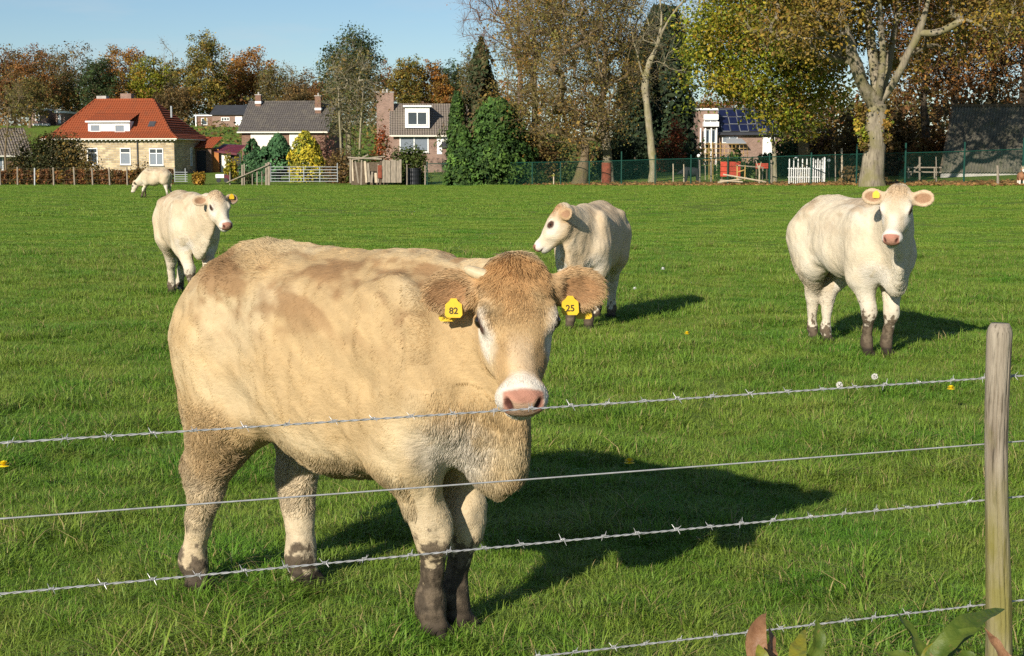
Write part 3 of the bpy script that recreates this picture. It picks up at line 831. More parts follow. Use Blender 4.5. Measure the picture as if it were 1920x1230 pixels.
def grow_fur(o, W, Q, V, hc, C, A, O, s, Hm, ears, count):
    r = np.random.default_rng(5)
    a, b, c, d = (W[Q[:, i]] for i in range(4))
    nrm = np.cross(c - a, d - b); ar = np.linalg.norm(nrm, axis=1); nrm = nrm / (ar[:, None] + 1e-12)
    # smooth normals
    vn = np.zeros_like(W)
    for i in range(4): np.add.at(vn, Q[:, i], nrm)
    vn /= np.linalg.norm(vn, axis=1)[:, None] + 1e-9
    ctr = V[Q].mean(1); hq = hc[Q].mean(1)
    view = (np.array([0, 0, CAMZ]) - (O + s * (ctr @ A.T))); view /= np.linalg.norm(view, axis=1)[:, None]
    wgt = ar * np.where((nrm * view).sum(1) > -0.45, 1.0, 0.25)
    nose = (hq[:, 0] > .455) & (hq[:, 2] > -.16) & (np.abs(hq[:, 1]) < .075)
    wgt = wgt * np.where(nose, 0, 1) * np.where((hq[:, 0] > -.05) & (hq[:, 0] < .45) & (np.abs(hq[:, 1]) < .34) & (hq[:, 2] > -.3), 2.6, 1.0)
    ez = np.sqrt(((hq[:, 0] - .205) / .034) ** 2 + ((np.abs(hq[:, 1]) - .115) / .04) ** 2 + ((hq[:, 2] + .078) / .026) ** 2)
    wgt = wgt * (ez > 1.45)
    pick = r.choice(len(Q), count, p=wgt / wgt.sum())
    bu, bv = r.uniform(0, 1, count)[:, None], r.uniform(0, 1, count)[:, None]
    def lerp(T):
        q = T[Q[pick]]; return (1 - bu) * (1 - bv) * q[:, 0] + bu * (1 - bv) * q[:, 1] + bu * bv * q[:, 2] + (1 - bu) * bv * q[:, 3]
    p0, n, L, hh, col = lerp(W), lerp(vn), lerp(V), lerp(hc), lerp(C)
    n /= np.linalg.norm(n, axis=1)[:, None] + 1e-9
    x, y, z = L.T; hx, hy, hz = hh.T
    ishead = (hx > -.06) & (np.abs(hy) < .36) & (hz > -.30) & (hx < .60) & ~((hx < .04) & (hz < -.12))
    fl = np.repeat(np.array([[-.72, 0, -.62]]), count, 0)
    fl[z < .72] = (-.25, 0, -1)
    fl[(x > .55) & (z > .6)] = (-.15, 0, -1)
    top = z > 1.28
    fl[top] = (-1, 0, -.1)
    length = np.full(count, .014); lift = np.full(count, .15); curl = np.full(count, .16)
    nz = fbm3(L, 6, 77, 2) - .5
    def grade(w, ln, lf, cu):
        nonlocal length, lift, curl
        w = np.clip(w, 0, 1); length = length * (1 - w) + ln * w; lift = lift * (1 - w) + lf * w; curl = curl * (1 - w) + cu * w
    grade(sstep((.70 - z + .15 * nz) / .12) * (np.abs(x) < .50) * (z > .48), .034, .32, .55)                        # belly
    grade(sstep((x - .55 + .2 * nz) / .14) * sstep((.98 - z) / .2) * (z > .5) * ~ishead, .030, .34, .55)             # brisket
    grade(sstep((-.22 - x + .2 * nz) / .12) * sstep((.86 - z + .2 * nz) / .12) * sstep((z - .26) / .1), .024, .55, 1.5)   # woolly thigh
    grade(sstep((.34 - z) / .1), .011, .25, .7)
    grade(sstep((z - 1.25) / .07) * sstep((-.05 - x) / .2), .028, .5, .6)
    fl = fl @ A.T
    HW = A @ Hm
    hf = np.stack([np.ones(count), .9 * hy / .1, np.full(count, -.1)], 1)
    up_ = (hx > .10) & (hx < .24); hf[up_, 0] = np.interp(hx[up_], [.10, .24], [1.0, .8])
    hf = hf @ HW.T
    fl[ishead] = hf[ishead]; length[ishead] = .012; lift[ishead] = .22; curl[ishead] = .5
    side_ = sstep((.125 - np.abs(hy)) / .04) * ishead
    grade(side_ * sstep((.27 - hx + .12 * nz) / .12), .022, .32, .8)
    grade(side_ * sstep((.15 - hx + .12 * nz) / .09), .040, .42, .75)
    for c0, ax, bb, nn in ears:
        q = L - c0; aa, ab, an = q @ ax, q @ bb, q @ nn
        e = (np.abs(aa) < .125) & (np.abs(ab) < .085) & (np.abs(an) < .05)
        fe = (A @ (ax * 1.0))[None] + (ab[e] / .07)[:, None] * (A @ bb)[None] * .5 + np.array([[0, 0, -.55]])
        fl[e] = fe; length[e] = (.015 + .014 * (an[e] > 0)) * (s if count > 1e5 else .6); lift[e] = .35; curl[e] = .35
    # clumping noise direction
    def nv(sc, sd): return np.stack([fbm3(L, sc, sd + k, 2) for k in range(3)], 1) - .5
    t = fl / (np.linalg.norm(fl, axis=1)[:, None] + 1e-9)
    t = t + curl[:, None] * (2.2 * nv(14, 31) + 1.4 * nv(45, 57)) + r.normal(0, .10, (count, 3))
    t = t - n * (t * n).sum(1)[:, None]; t /= np.linalg.norm(t, axis=1)[:, None] + 1e-9
    length = length * r.uniform(.6, 1.25, count) * s * (1 if count > 1e5 else .55)
    side = np.cross(n, t) * (curl * .25 * r.normal(0, 1, count))[:, None]
    pts = []
    for k in (0, .33, .67, 1.0):
        pts.append(p0 - n * .001 + length[:, None] * (t * k + n * (lift[:, None] * (k - .55 * k * k)) + side * k * k))
    pts = np.stack(pts, 1) - O
    hcv = bpy.data.hair_curves.new('fur')
    hcv.add_curves([4] * count)
    hcv.position_data.foreach_set('vector', pts.astype(np.float32).ravel())
    ra = hcv.attributes.get('radius') or hcv.attributes.new('radius', 'FLOAT', 'POINT')
    rad = np.array([.0011, .0010, .0007, .0002])[None] * max(1.0, math.sqrt(150000 / count) * .9) * r.uniform(.7, 1.2, count)[:, None]
    ra.data.foreach_set('value', rad.astype(np.float32).ravel())
    ca = hcv.attributes.new('coat', 'FLOAT_COLOR', 'CURVE')
    cc = np.ones((count, 4), np.float32); cc[:, :3] = np.clip(col * (r.uniform(.74, 1.26, count))[:, None], 0, .95)
    ca.data.foreach_set('color', cc.ravel())
    hcv.materials.append(FUR)
    fo_ = bpy.data.objects.new('fur', hcv); COL.objects.link(fo_); fo_.parent = o

TAN = dict(seed=1, streak=.8, base=(.585, .420, .218), light=(.70, .565, .35), patch=(.35, .210, .100), patchy=.85, stain=(.42, .285, .155), stained=.7, leg=(.71, .585, .39), mud=(.085, .066, .045),
           face=(.56, .385, .190), poll=(.68, .395, .165), bridge=(.66, .50, .32), white=(.80, .74, .64), nose=(.53, .355, .24), ear=(.66, .45, .24), earin=(.46, .265, .125), eartip=(.64, .42, .21))
CREAM = dict(seed=5, base=(.70, .575, .395), light=(.76, .67, .50), patch=(.47, .34, .21), patchy=.55, stain=(.42, .33, .22), stained=.55, leg=(.78, .70, .56), mud=(.10, .075, .05),
             face=(.77, .67, .50), poll=(.66, .50, .32), bridge=(.80, .73, .60), white=(.84, .79, .70), nose=(.50, .27, .19), ear=(.70, .54, .36), earin=(.44, .26, .15), eartip=(.62, .45, .29))
BUFF = dict(CREAM, seed=9, base=(.70, .55, .36), light=(.77, .65, .47), poll=(.56, .35, .18), ear=(.58, .40, .22), patchy=.25)
WHITE = dict(CREAM, seed=12, base=(.745, .645, .475), light=(.79, .72, .58), patchy=.5)

g = ground
cow('cow', 'large tan cow with yellow tags in both ears standing close behind the barbed wire',
    [g(371, 1112), g(572, 1100), g(818, 1196), g(860, 1180)], at(966, 488, 4.86), at(985, 731, 4.50), 1.0, 0.0068, TAN,
    ear=((-.05, .95, -.10), (-.05, .95, -.02)), fur=FURN, horn=True,
    tags=((-1, -.006, .042, '82', .9, .022), (-1, .018, .050, '', .9, -.024), (1, -.028, -.042, '25', .9, .022), (1, .025, -.056, '', .85, -.024)))
cow('cow', 'white cow with muddy forelegs standing in front of the thick pale oak trunk',
    [g(1525, 640), g(1550, 642), g(1627, 669), g(1663, 669)], at(1684, 350, 12.35), at(1668, 442, 12.0), 1.0, 0.010, WHITE, fur=50000, eye=.8, lump=.8, belly=-.085, wid=.92,
    ear=((.05, .92, .22), (.05, .92, .10)), open_mouth=True, tags=((-1, -.02, -.035, '', .9, .022), (1, .0, .045, '', .9, -.024)))
cow('cow', 'buff cow behind the tan cow showing its face in profile, turned to the left',
    [g(1118, 598), g(1146, 598), g(1068, 620), g(1104, 620)], at(1048, 385, 14.62), at(998, 450, 14.66), 0.92, 0.013, BUFF, fur=30000, eye=.62, lump=.7, belly=-.03, wid=.95,
    ear=((-.10, .9, -.25), (-.45, .75, -.45)))
cow('cow', 'cream cow standing behind the rump of the tan cow, head turned towards the right',
    [g(323, 552), g(338, 549), g(362, 566), g(394, 566)], at(406, 360, 17.45), at(430, 415, 17.15), 0.95, 0.013, CREAM, fur=30000, eye=.75, lump=.8, belly=-.04, wid=.95,
    ear=((-.1, .92, -.15), (-.1, .92, .0)), tags=((1, .0, .045, '', .9, .022),))
cow('cow', 'small distant pale cow grazing side-on in front of the stone house',
    [standing(313, 69.4), standing(322, 69.9), standing(266, 69.3), standing(272, 69.9)], at(250, 340, 69.5), at(243, 362, 69.5), 0.98, 0.03, CREAM,
    ear=(-.15, .9, .0), neck_pull=0.1)
# ------------------------------------------------------------------ the barbed wire fence in front, flowers, dock leaves
def post_material():
    m, nt, out = material('weathered_post')
    tc = mk(nt, 'ShaderNodeTexCoord'); geo = mk(nt, 'ShaderNodeNewGeometry')
    n1 = noise(nt, 26, 7, 0.65, vec=geo.outputs['Position'], stretch=(1, 1, 0.10)); n2 = noise(nt, 9, 5, 0.6, vec=geo.outputs['Position'], stretch=(1, 1, 0.45)); n3 = noise(nt, 70, 4, 0.7, vec=geo.outputs['Position'], stretch=(1, 1, 0.06))
    c = mixc(nt, rng_map(nt, n1.outputs['Fac'], 0.3, 0.7), (0.16, 0.13, 0.095), (0.36, 0.315, 0.245))
    c = mixc(nt, rng_map(nt, n3.outputs['Fac'], 0.54, 0.66, 0, 0.85), c, (0.055, 0.045, 0.03))
    sx = mk(nt, 'ShaderNodeSeparateXYZ'); nt.links.new(geo.outputs['Position'], sx.inputs[0])
    h = rng_map(nt, sx.outputs['Z'], 0.86, 0.60)
    md = mk(nt, 'ShaderNodeMath', operation='MULTIPLY'); nt.links.new(h, md.inputs[0]); nt.links.new(rng_map(nt, n2.outputs['Fac'], 0.30, 0.55, 0.25, 0.85), md.inputs[1])
    c = mixc(nt, md.outputs[0], c, (0.165, 0.15, 0.03))
    h2 = rng_map(nt, n2.outputs['Fac'], 0.56, 0.70, 0, 0.5); c = mixc(nt, h2, c, (0.15, 0.14, 0.03))
    finish(nt, out, c, 0.85, 0.2, bump=n1.outputs['Fac'], bump_d=0.012)
    return m
POSTM = post_material()
WIREM = plain('galvanised_wire', (0.42, 0.42, 0.42), 0.25, 40, rough=0.45, spec=0.5, metal=0.35)

def near_fence():
    Yp = 4.20
    top, bot = at(1878, 606, Yp), at(1866, 1300, Yp); bot = top + (bot - top) * ((top[2] + 0.05) / (top[2] - bot[2]))
    root = empty('barbed_wire_fence', (bot[0], bot[1], 0), 'weathered wooden post with strands of barbed wire strung across the foreground', 'fence')
    n, rings = 72, 90
    m = MB(); V = []; Fs = []
    for i in range(rings):
        t = i / (rings - 1); p = bot + (top - bot) * t
        p = p + np.array([0.010 * math.sin(t * 5.2 + .6), 0, 0])
        r = 0.0350 + 0.0025 * math.sin(t * 7) - 0.002 * t
        e = max(0, (t - 0.975) / 0.025); r *= math.sqrt(max(1 - (e * 0.72) ** 2, 0.02))
        for j in range(n):
            a = 2 * math.pi * j / n
            rr = r * (1 + 0.035 * math.sin(2 * a + 1 + t) + 0.02 * math.sin(5 * a + 3 * t) + 0.02 * mnoise.noise((math.cos(a) * 3, math.sin(a) * 3, t * 3)))
            for (ca, t0, t1, cw, cd) in ((4.55, .25, .93, .05, .007), (4.95, .02, .55, .045, .006), (4.2, .55, .99, .04, .005), (5.35, .62, .97, .05, .006), (3.9, .1, .5, .05, .006), (4.75, .70, .90, .035, .004)):
                aw = ca + .06 * math.sin(9 * t + ca) + .03 * math.sin(23 * t)
                if t0 < t < t1: rr -= cd * math.exp(-((a - aw) / cw) ** 2) * min(1, (t - t0) * 12, (t1 - t) * 12)
            V.append(p + rr * np.array([math.cos(a), math.sin(a), 0]))
    for i in range(rings - 1):
        for j in range(n):
            k = (j + 1) % n; Fs.append((i * n + j, i * n + k, (i + 1) * n + k, (i + 1) * n + j))
    Fs.append(tuple((rings - 1) * n + j for j in range(n)))
    m.add(V, Fs); m.build('post', POSTM, root, True)
    barb_me = None
    for wi, (vr, vl, ul, barbed) in enumerate(((708.5, 830, 0, 1), (832, 972, 0, 0), (937, 1113, 0, 1), (1133, 1230, 1000, 1))):
        Yl = {0: 3.26, 1000: 3.76}[ul]
        A = at(1842, vr, Yp + 0.02); B = at(ul, vl, Yl)
        d = unit(B - A); Lw = np.linalg.norm(B - A)
        a = A - d * 1.6; b = A + d * 3.9; N = 520
        t = np.linspace(0, 1, N); P = a + (b - a) * t[:, None]; P[:, 2] -= 0.006 * np.sin(math.pi * t) - 0.003
        s1 = unit(np.cross(d, [0, 0, 1])); s2 = np.cross(s1, d)
        mw = MB()
        if barbed:
            ph = 2 * math.pi * t * 5.5 / 0.055
            for q in (0, math.pi): mw.tube(P + 0.0016 * (np.cos(ph + q)[:, None] * s1 + np.sin(ph + q)[:, None] * s2), 0.00155, 5, False)
        else: mw.tube(P[::8], 0.0022, 6, False)
        w = mw.build('wire', WIREM, root, True)
        if not barbed: continue
        if barb_me is None:
            mb = MB()
            for q in (-0.004, 0.004):
                th = np.linspace(0, 4 * math.pi, 22)
                mb.tube(np.stack([q + np.linspace(-.004, .004, 22), 0.0042 * np.cos(th), 0.0042 * np.sin(th)], 1), 0.0012, 4)
            for (dx, dy, dz) in ((.006, .3, 1), (-.007, -.35, -1), (.008, .9, -.5), (-.006, -.8, .6)):
                e = unit((dx * 60, dy, dz)) * 0.021; mb.tube([(dx * .6, 0, 0), (dx * .6 + e[0] * .5, e[1] * .5, e[2] * .5), (dx * .6 + e[0], e[1], e[2])], [0.0013, 0.0012, 0.0005], 4)
            barb_me = mb.mesh('barb', WIREM)
        pos = 0.05
        while pos < 5.3:
            bo = bpy.data.objects.new('barb', barb_me); COL.objects.link(bo); bo.parent = w
            c = a + d * pos; roll = random.uniform(0, 6.28)
            y_ = math.cos(roll) * s1 + math.sin(roll) * s2; z_ = np.cross(d, y_)
            bo.matrix_basis = Matrix.Translation(c) @ Matrix((tuple(d), tuple(y_), tuple(z_))).transposed().to_4x4() @ Matrix.Diagonal((.75, random.uniform(.5, .85), random.uniform(.5, .85), 1))
            pos += 0.105 + random.uniform(-.012, .012)
near_fence()

PETAL = plain('dandelion_yellow', (0.90, 0.60, 0.01), 0.2, 60, rough=0.6)
STEMG = plain('flower_stem', (0.12, 0.17, 0.03), 0.2, 30, rough=0.6)
FLUFF = plain('seed_fluff', (0.50, 0.49, 0.45), 0.1, 40, rough=0.8)
WHITEP = plain('petal_white', (0.80, 0.80, 0.76), 0.08, 30, rough=0.6)

def flower(u, v, kind, label, size=1.0):
    hp = (0.175 if v > 600 else 0.09) * (0.9 if kind == 'daisy' else 1)
    Y = 6.0
    for _ in range(40):
        p = at(u, v, Y); Y += (p[2] - float(gz(p[0], p[1])) - hp) / max(0.08, (CAMZ - p[2]) / Y) * .5
    top = at(u, v, Y); g0 = np.array([top[0], top[1], float(gz(top[0], top[1]))])
    nm = {'dandelion': 'dandelion', 'clock': 'dandelion_clock', 'daisy': 'daisy'}[kind]
    root = empty(nm, g0, label, 'flower', None)
    m = MB(); m.tube([g0, (g0 + top) / 2 + np.array([.006, 0, 0]), top], 0.0016, 5); m.build('stem', STEMG, root)
    m = MB(); r = 0.027 * size
    if kind == 'clock':
        for k in range(90):
            r = .020; dd = unit(np.random.normal(0, 1, 3)); m.bar(top + dd * .004, top + dd * r, .0007); m.box(top + dd * r, (.006, .006, .006))
        m.build('seed_head', FLUFF, root)
    else:
        for ring, n, tilt, rr in ((0, 22, -.15, 1), (1, 20, .35, .95), (2, 16, .8, .85), (3, 12, 1.2, .75)):
            for k in range(n):
                a = 2 * math.pi * (k + .5 * ring) / n; o = np.array([math.cos(a), math.sin(a), 0]); s = np.array([-math.sin(a), math.cos(a), 0])
                tip = top + r * rr * (o * math.cos(tilt) + np.array([0, 0, 1]) * math.sin(tilt)); w = r * .16
                m.add([top - s * w * .5, top + s * w * .5, tip + s * w, tip - s * w], [(0, 1, 2, 3)])
        m.build('flower_head', PETAL if kind == 'dandelion' else WHITEP, root)
flower(6, 872, 'dandelion', 'yellow dandelion at the left edge of the picture between the wires', 1.1)
flower(1180, 866, 'dandelion', 'yellow dandelion in the grass to the right of the tan cow')
flower(1783, 728, 'dandelion', 'yellow dandelion just under the top wire near the wooden post')
flower(1288, 625, 'dandelion', 'tiny yellow dandelion halfway between the buff and the white cow', .9)
flower(1574, 722, 'clock', 'white dandelion seed head just above the top wire, left one of two')
flower(1640, 706, 'clock', 'white dandelion seed head below the forelegs of the white cow, right one of two')
flower(1243, 504, 'daisy', 'small white daisy in the grass to the right of the buff cow', 1.2)
flower(1190, 541, 'daisy', 'small white daisy just above the shadow of the buff cow', 1.0)

def leaf_mat(name, a, b, dead):
    m, nt, out = material(name)
    n = noise(nt, 30, 5, 0.6); n2 = noise(nt, 70, 4, 0.6)
    c = mixc(nt, rng_map(nt, n.outputs['Fac'], 0.35, 0.65), a, b)
    c = mixc(nt, rng_map(nt, n2.outputs['Fac'], 0.60, 0.72, 0, 0.8), c, dead)
    finish(nt, out, c, 0.52, 0.35, bump=n.outputs['Fac'], bump_d=0.006, trans=0.25)
    return m
DOCKG = leaf_mat('dock_green', (0.055, 0.095, 0.010), (0.11, 0.15, 0.020), (0.20, 0.12, 0.04))
DOCKY = leaf_mat('dock_yellow', (0.24, 0.22, 0.02), (0.16, 0.18, 0.03), (0.20, 0.10, 0.03))
DOCKB = leaf_mat('dock_brown', (0.20, 0.095, 0.045), (0.30, 0.16, 0.08), (0.09, 0.045, 0.02))

def big_leaf(root, path, width, mat, normal, fold=0.35, wave=0.12, n=14):
    width *= .8; p0, p1, p2 = [np.asarray(q, float) for q in path]; P = bezier(p0, p1, p2, n); V = []; Fs = []
    for i in range(n):
        t = i / (n - 1); tg = unit(P[min(i + 1, n - 1)] - P[max(i - 1, 0)])
        s = unit(np.cross(tg, normal)); nn = np.cross(s, tg)
        w = width * (math.sin(math.pi * min(1, t ** 0.75 * 0.97 + 0.03)) ** 0.8 + .03)
        for q in (-1, -.5, 0, .5, 1):
            V.append(P[i] + s * q * w / 2 + nn * w * (fold * abs(q) ** 1.4 * .5 + wave * abs(q) * math.sin(t * 17 + q * 2)))
    for i in range(n - 1):
        for j in range(4): Fs.append((i * 5 + j, i * 5 + j + 1, (i + 1) * 5 + j + 1, (i + 1) * 5 + j))
    m = MB(); m.add(V, Fs); return m.build('leaf', mat, root, True)

def dock(u, Y, label, leaves, stems):
    b = standing(u, Y); root = empty('dock_plant', b, label, 'plant')
    for (uu, vv, dy) in stems:
        t = at(uu, vv, Y + dy); m = MB(); m.tube(bezier(b, np.array([b[0] * .4 + t[0] * .6, b[1], b[2] + .6 * (t[2] - b[2])]), t, 8), np.linspace(.006, .003, 8), 6); m.build('stem', DOCKB, root, True)
    for mat, nrm, w, (q0, q1, q2) in leaves: big_leaf(root, [at(*q0), at(*q1), at(*q2)], w, mat, np.array(nrm, float))
dock(1430, 3.3, 'withered brown dock leaf curling up at the bottom edge left of the post',
     [(DOCKB, (-.2, -1, .2), .060, ((1432, 1262, 3.3), (1402, 1195, 3.28), (1436, 1150, 3.36))), (DOCKB, (.6, -1, .1), .040, ((1436, 1262, 3.3), (1452, 1210, 3.3), (1440, 1168, 3.4))),
      (DOCKY, (-.1, -.6, .8), .045, ((1442, 1280, 3.2), (1430, 1240, 3.2), (1422, 1208, 3.25)))], [(1436, 1250, 0)])
dock(1530, 3.3, 'small green dock leaf with a brown edge standing upright between two plants',
     [(DOCKG, (.3, -1, .2), .050, ((1505, 1275, 3.3), (1545, 1215, 3.3), (1530, 1160, 3.35))), (DOCKY, (-.3, -.7, .7), .050, ((1500, 1262, 3.25), (1488, 1225, 3.3), (1510, 1180, 3.4)))], [(1508, 1262, 0)])
dock(1730, 3.4, 'glossy green dock plant with long arching leaves at the foot of the wooden post',
     [(DOCKG, (.7, -.7, .4), .055, ((1740, 1275, 3.35), (1722, 1195, 3.35), (1674, 1140, 3.45))), (DOCKG, (.1, -.4, 1), .075, ((1742, 1262, 3.4), (1790, 1165, 3.4), (1884, 1142, 3.6))),
      (DOCKG, (-.2, -.6, 1), .060, ((1742, 1270, 3.3), (1760, 1190, 3.3), (1842, 1180, 3.35))), (DOCKY, (-.3, -.8, .5), .060, ((1738, 1285, 3.3), (1742, 1225, 3.3), (1770, 1200, 3.35))),
      (DOCKB, (.4, -.8, .4), .042, ((1900, 1275, 3.3), (1880, 1225, 3.3), (1846, 1178, 3.35))), (DOCKG, (.2, -.5, .8), .06, ((1745, 1275, 3.25), (1700, 1235, 3.25), (1655, 1222, 3.3))), (DOCKG, (.2, -.6, .8), .06, ((1850, 1300, 3.3), (1830, 1240, 3.3), (1790, 1215, 3.35)))],
     [(1742, 1250, 0), (1880, 1240, -.05)])
# ------------------------------------------------------------------ fences and sheds along the far side of the field
WOODG = plain('grey_wood', (0.26, 0.22, 0.17), 0.35, 14, rough=0.9, stretch=(1, 1, 0.2), bump=0.01)
WOODP = plain('pale_wood', (0.48, 0.40, 0.29), 0.3, 14, rough=0.85, stretch=(1, 1, 0.2))
WOODY = plain('yellow_wood', (0.42, 0.27, 0.09), 0.25, 10, rough=0.8)
WOODD = plain('dark_wood', (0.10, 0.075, 0.05), 0.35, 10, rough=0.9)
WHITE = plain('white_paint', (0.78, 0.78, 0.76), 0.08, 6, rough=0.5)
CREAMP = plain('cream_shutter', (0.72, 0.68, 0.58), 0.06, 6, rough=0.6)
STEEL = plain('galvanised_tube', (0.40, 0.42, 0.43), 0.12, 8, rough=0.4, spec=0.5, metal=0.3)
GREENM = plain('green_coated_steel', (0.008, 0.050, 0.036), 0.2, 8, rough=0.45)
REDP = plain('red_paint', (0.42, 0.055, 0.030), 0.25, 4, rough=0.7)
RUST = plain('rust_red', (0.20, 0.055, 0.030), 0.35, 6, rough=0.9)
BLACKP = plain('black_plastic', (0.018, 0.020, 0.024), 0.2, 6, rough=0.5)
MAROON = plain('maroon_paint', (0.10, 0.012, 0.020), 0.15, 5, rough=0.4)
CONC = plain('concrete', (0.36, 0.34, 0.31), 0.18, 2.5, rough=0.9)
ORANGEP = plain('orange_brown_board', (0.36, 0.13, 0.03), 0.2, 4, rough=0.7)
GLOBE = plain('white_globe', (0.80, 0.80, 0.78), 0.04, 6, rough=0.25)
GLASS = plain('window_glass', (0.035, 0.045, 0.055), 0.3, 1.2, rough=0.05, spec=0.9)
CURTAIN = plain('net_curtain', (0.17, 0.20, 0.235), 0.2, 5, rough=0.4, stretch=(8, 1, 1))
GUTTER = plain('dark_gutter', (0.06, 0.06, 0.065), 0.2, 4, rough=0.5)

def chain_link():
    m, nt, out = material('green_chain_link')
    geo = mk(nt, 'ShaderNodeTexCoord'); sp = mk(nt, 'ShaderNodeSeparateXYZ'); nt.links.new(geo.outputs['UV'], sp.inputs[0])
    def line(op):
        a = mk(nt, 'ShaderNodeMath', operation=op); nt.links.new(sp.outputs['X'], a.inputs[0]); nt.links.new(sp.outputs['Y'], a.inputs[1])
        f = mk(nt, 'ShaderNodeMath', operation='FRACT'); nt.links.new(a.outputs[0], f.inputs[0])
        c = mk(nt, 'ShaderNodeMath', operation='LESS_THAN'); nt.links.new(f.outputs[0], c.inputs[0]); c.inputs[1].default_value = 0.085; return c.outputs[0]
    mxm = mk(nt, 'ShaderNodeMath', operation='MAXIMUM'); nt.links.new(line('ADD'), mxm.inputs[0]); nt.links.new(line('SUBTRACT'), mxm.inputs[1])
    p = mk(nt, 'ShaderNodeBsdfPrincipled', Roughness=0.5); p.inputs['Base Color'].default_value = (0.008, 0.052, 0.036, 1)
    t = mk(nt, 'ShaderNodeBsdfTransparent'); mx = mk(nt, 'ShaderNodeMixShader')
    nt.links.new(mxm.outputs[0], mx.inputs['Fac']); nt.links.new(t.outputs[0], mx.inputs[1]); nt.links.new(p.outputs[0], mx.inputs[2]); nt.links.new(mx.outputs[0], out.inputs['Surface'])
    return m
LINK = chain_link()

def px_h(u, v, Y): return float(at(u, v, Y)[2])

def green_fence():
    posts = [(801, 303), (854, 311), (901, 308), (949, 306), (998, 304), (1051, 303), (1105, 303), (1165, 284), (1228, 290), (1295, 290), (1364, 292), (1442, 288), (1520, 286), (1605, 270), (1696, 268), (1806, 266), (1916, 258), (2040, 250)]
    rails = [(801, 307), (1106, 303), (1230, 299), (1442, 294), (1605, 289), (1806, 284), (2040, 274)]
    D0 = float(fence_dist(801)); b0 = standing(801, D0)
    root = empty('chain_link_fence', b0, 'long green chain link fence with thin posts along the far edge of the pasture', 'fence')
    ru, rv = zip(*rails); pts = []
    for u, v in posts:
        D = float(fence_dist(u)); b = standing(u, D); rz = px_h(u, np.interp(u, ru, rv), D); tz = px_h(u, v, D)
        m = MB(); m.tube([b - [0, 0, .1], [b[0], b[1], tz]], 0.045, 7); m.build('post', GREENM, root); pts.append((b, rz))
    m = MB(); m.tube([(b[0], b[1], rz) for b, rz in pts], 0.028, 6); m.build('top_rail', GREENM, root)
    me = bpy.data.meshes.new('mesh_panel'); V = []; UV = []; L = 0
    for i, (b, rz) in enumerate(pts):
        if i: L += math.hypot(b[0] - pts[i - 1][0][0], b[1] - pts[i - 1][0][1])
        V += [(b[0], b[1] + .03, b[2] + .02), (b[0], b[1] + .03, rz)]; UV += [(L / .06, 0), (L / .06, (rz - b[2]) / .06)]
    Fs = [(2 * i, 2 * i + 2, 2 * i + 3, 2 * i + 1) for i in range(len(pts) - 1)]
    me.from_pydata([tuple(map(float, p)) for p in V], [], Fs); uv = me.uv_layers.new(name='UVMap')
    for p in me.polygons:
        for li in p.loop_indices: uv.data[li].uv = UV[me.loops[li].vertex_index]
    me.materials.append(LINK); o = link('mesh_panel', me, root); return root
green_fence()

def post_wire_fence():
    us = [-30, 1, 33, 65, 101, 140, 174, 206, 239]; D = 105.0
    root = empty('post_and_wire_fence', standing(-30, D), 'low post and wire fence with grey posts in front of the beech hedge', 'fence')
    tops = []
    for i, u in enumerate(us):
        b = standing(u, D); t = [b[0] + random.uniform(-.04, .04), b[1], px_h(u, 315 - (i % 3), D)]
        m = MB(); m.tube([b - [0, 0, .1], t], .055, 7); m.build('post', (STEEL if i == 3 else WOODG), root); tops.append((b, t))
    for f in (.95, .62, .32):
        m = MB(); m.tube([np.array(b) * (1 - f) + np.array(t) * f for b, t in tops], .007, 4); m.build('wire', WOODD, root)
post_wire_fence()

def bar_gate(u0, u1, vt, vb, D, nb, verts, label):
    b0, b1 = standing(u0, D), standing(u1, D); zt = px_h((u0 + u1) / 2, vt, D); zb = px_h((u0 + u1) / 2, vb, D)
    root = empty('metal_gate', b0, label, 'gate')
    P = lambda u, z: np.array([standing(u, D)[0], D, z])
    for z in np.linspace(zb, zt, nb):
        m = MB(); m.tube([P(u0, z), P(u1, z)], .026, 6); m.build('bar', STEEL, root)
    for u in verts:
        m = MB(); m.tube([P(u, zb - .05), P(u, zt + (.28 if u in (verts[0], verts[-1]) else .02))], .034, 6); m.build('upright', STEEL, root)
bar_gate(508, 633, 313, 340, 104.5, 6, (508, 543, 570, 600, 633), 'wide galvanised field gate in front of the golden conifer')
bar_gate(328, 352, 323, 340, 105.5, 5, (328, 348), 'short galvanised gate behind the rump of the distant grazing cow')

def rail_fence():
    D = 104.5; root = empty('wooden_fence', standing(455, D), 'wooden stakes with a sloping rail to the left of the wide field gate', 'fence')
    P = lambda u, v: at(u, v, D)
    for u, vt, w in ((431, 322, .07), (454, 309, .10), (458, 307, .08), (473, 322, .05), (482, 320, .07), (491, 321, .05), (499, 306, .12), (504, 304, .16)):
        m = MB(); m.bar([*standing(u, D)[:2], standing(u, D)[2] - .1], P(u, vt), w); m.build('stake', WOODG, root)
    m = MB(); m.bar(at(425, 342, D - .15), at(505, 308, D - .15), .10, .06); m.build('rail', WOODG, root)
rail_fence()

def low_trailer():
    D = 108.0; b = standing(418, D); root = empty('trailer', b, 'low white and maroon trailer beside the dark end of the red roofed house', 'trailer')
    m = MB(); c = at(415, 330, D); m.box(c, (.60, 1.2, .26)); m.build('lid', WHITE, root)
    m = MB(); c2 = at(428, 333, D); m.box(c2, (.34, 1.2, .36)); m.build('body', MAROON, root)
    for u in (410, 424):
        m = MB(); q = at(u, 338, D - .62); m.tube([q - [0, .06, 0], q + [0, .06, 0]], .16, 12); m.build('wheel', BLACKP, root)
low_trailer()

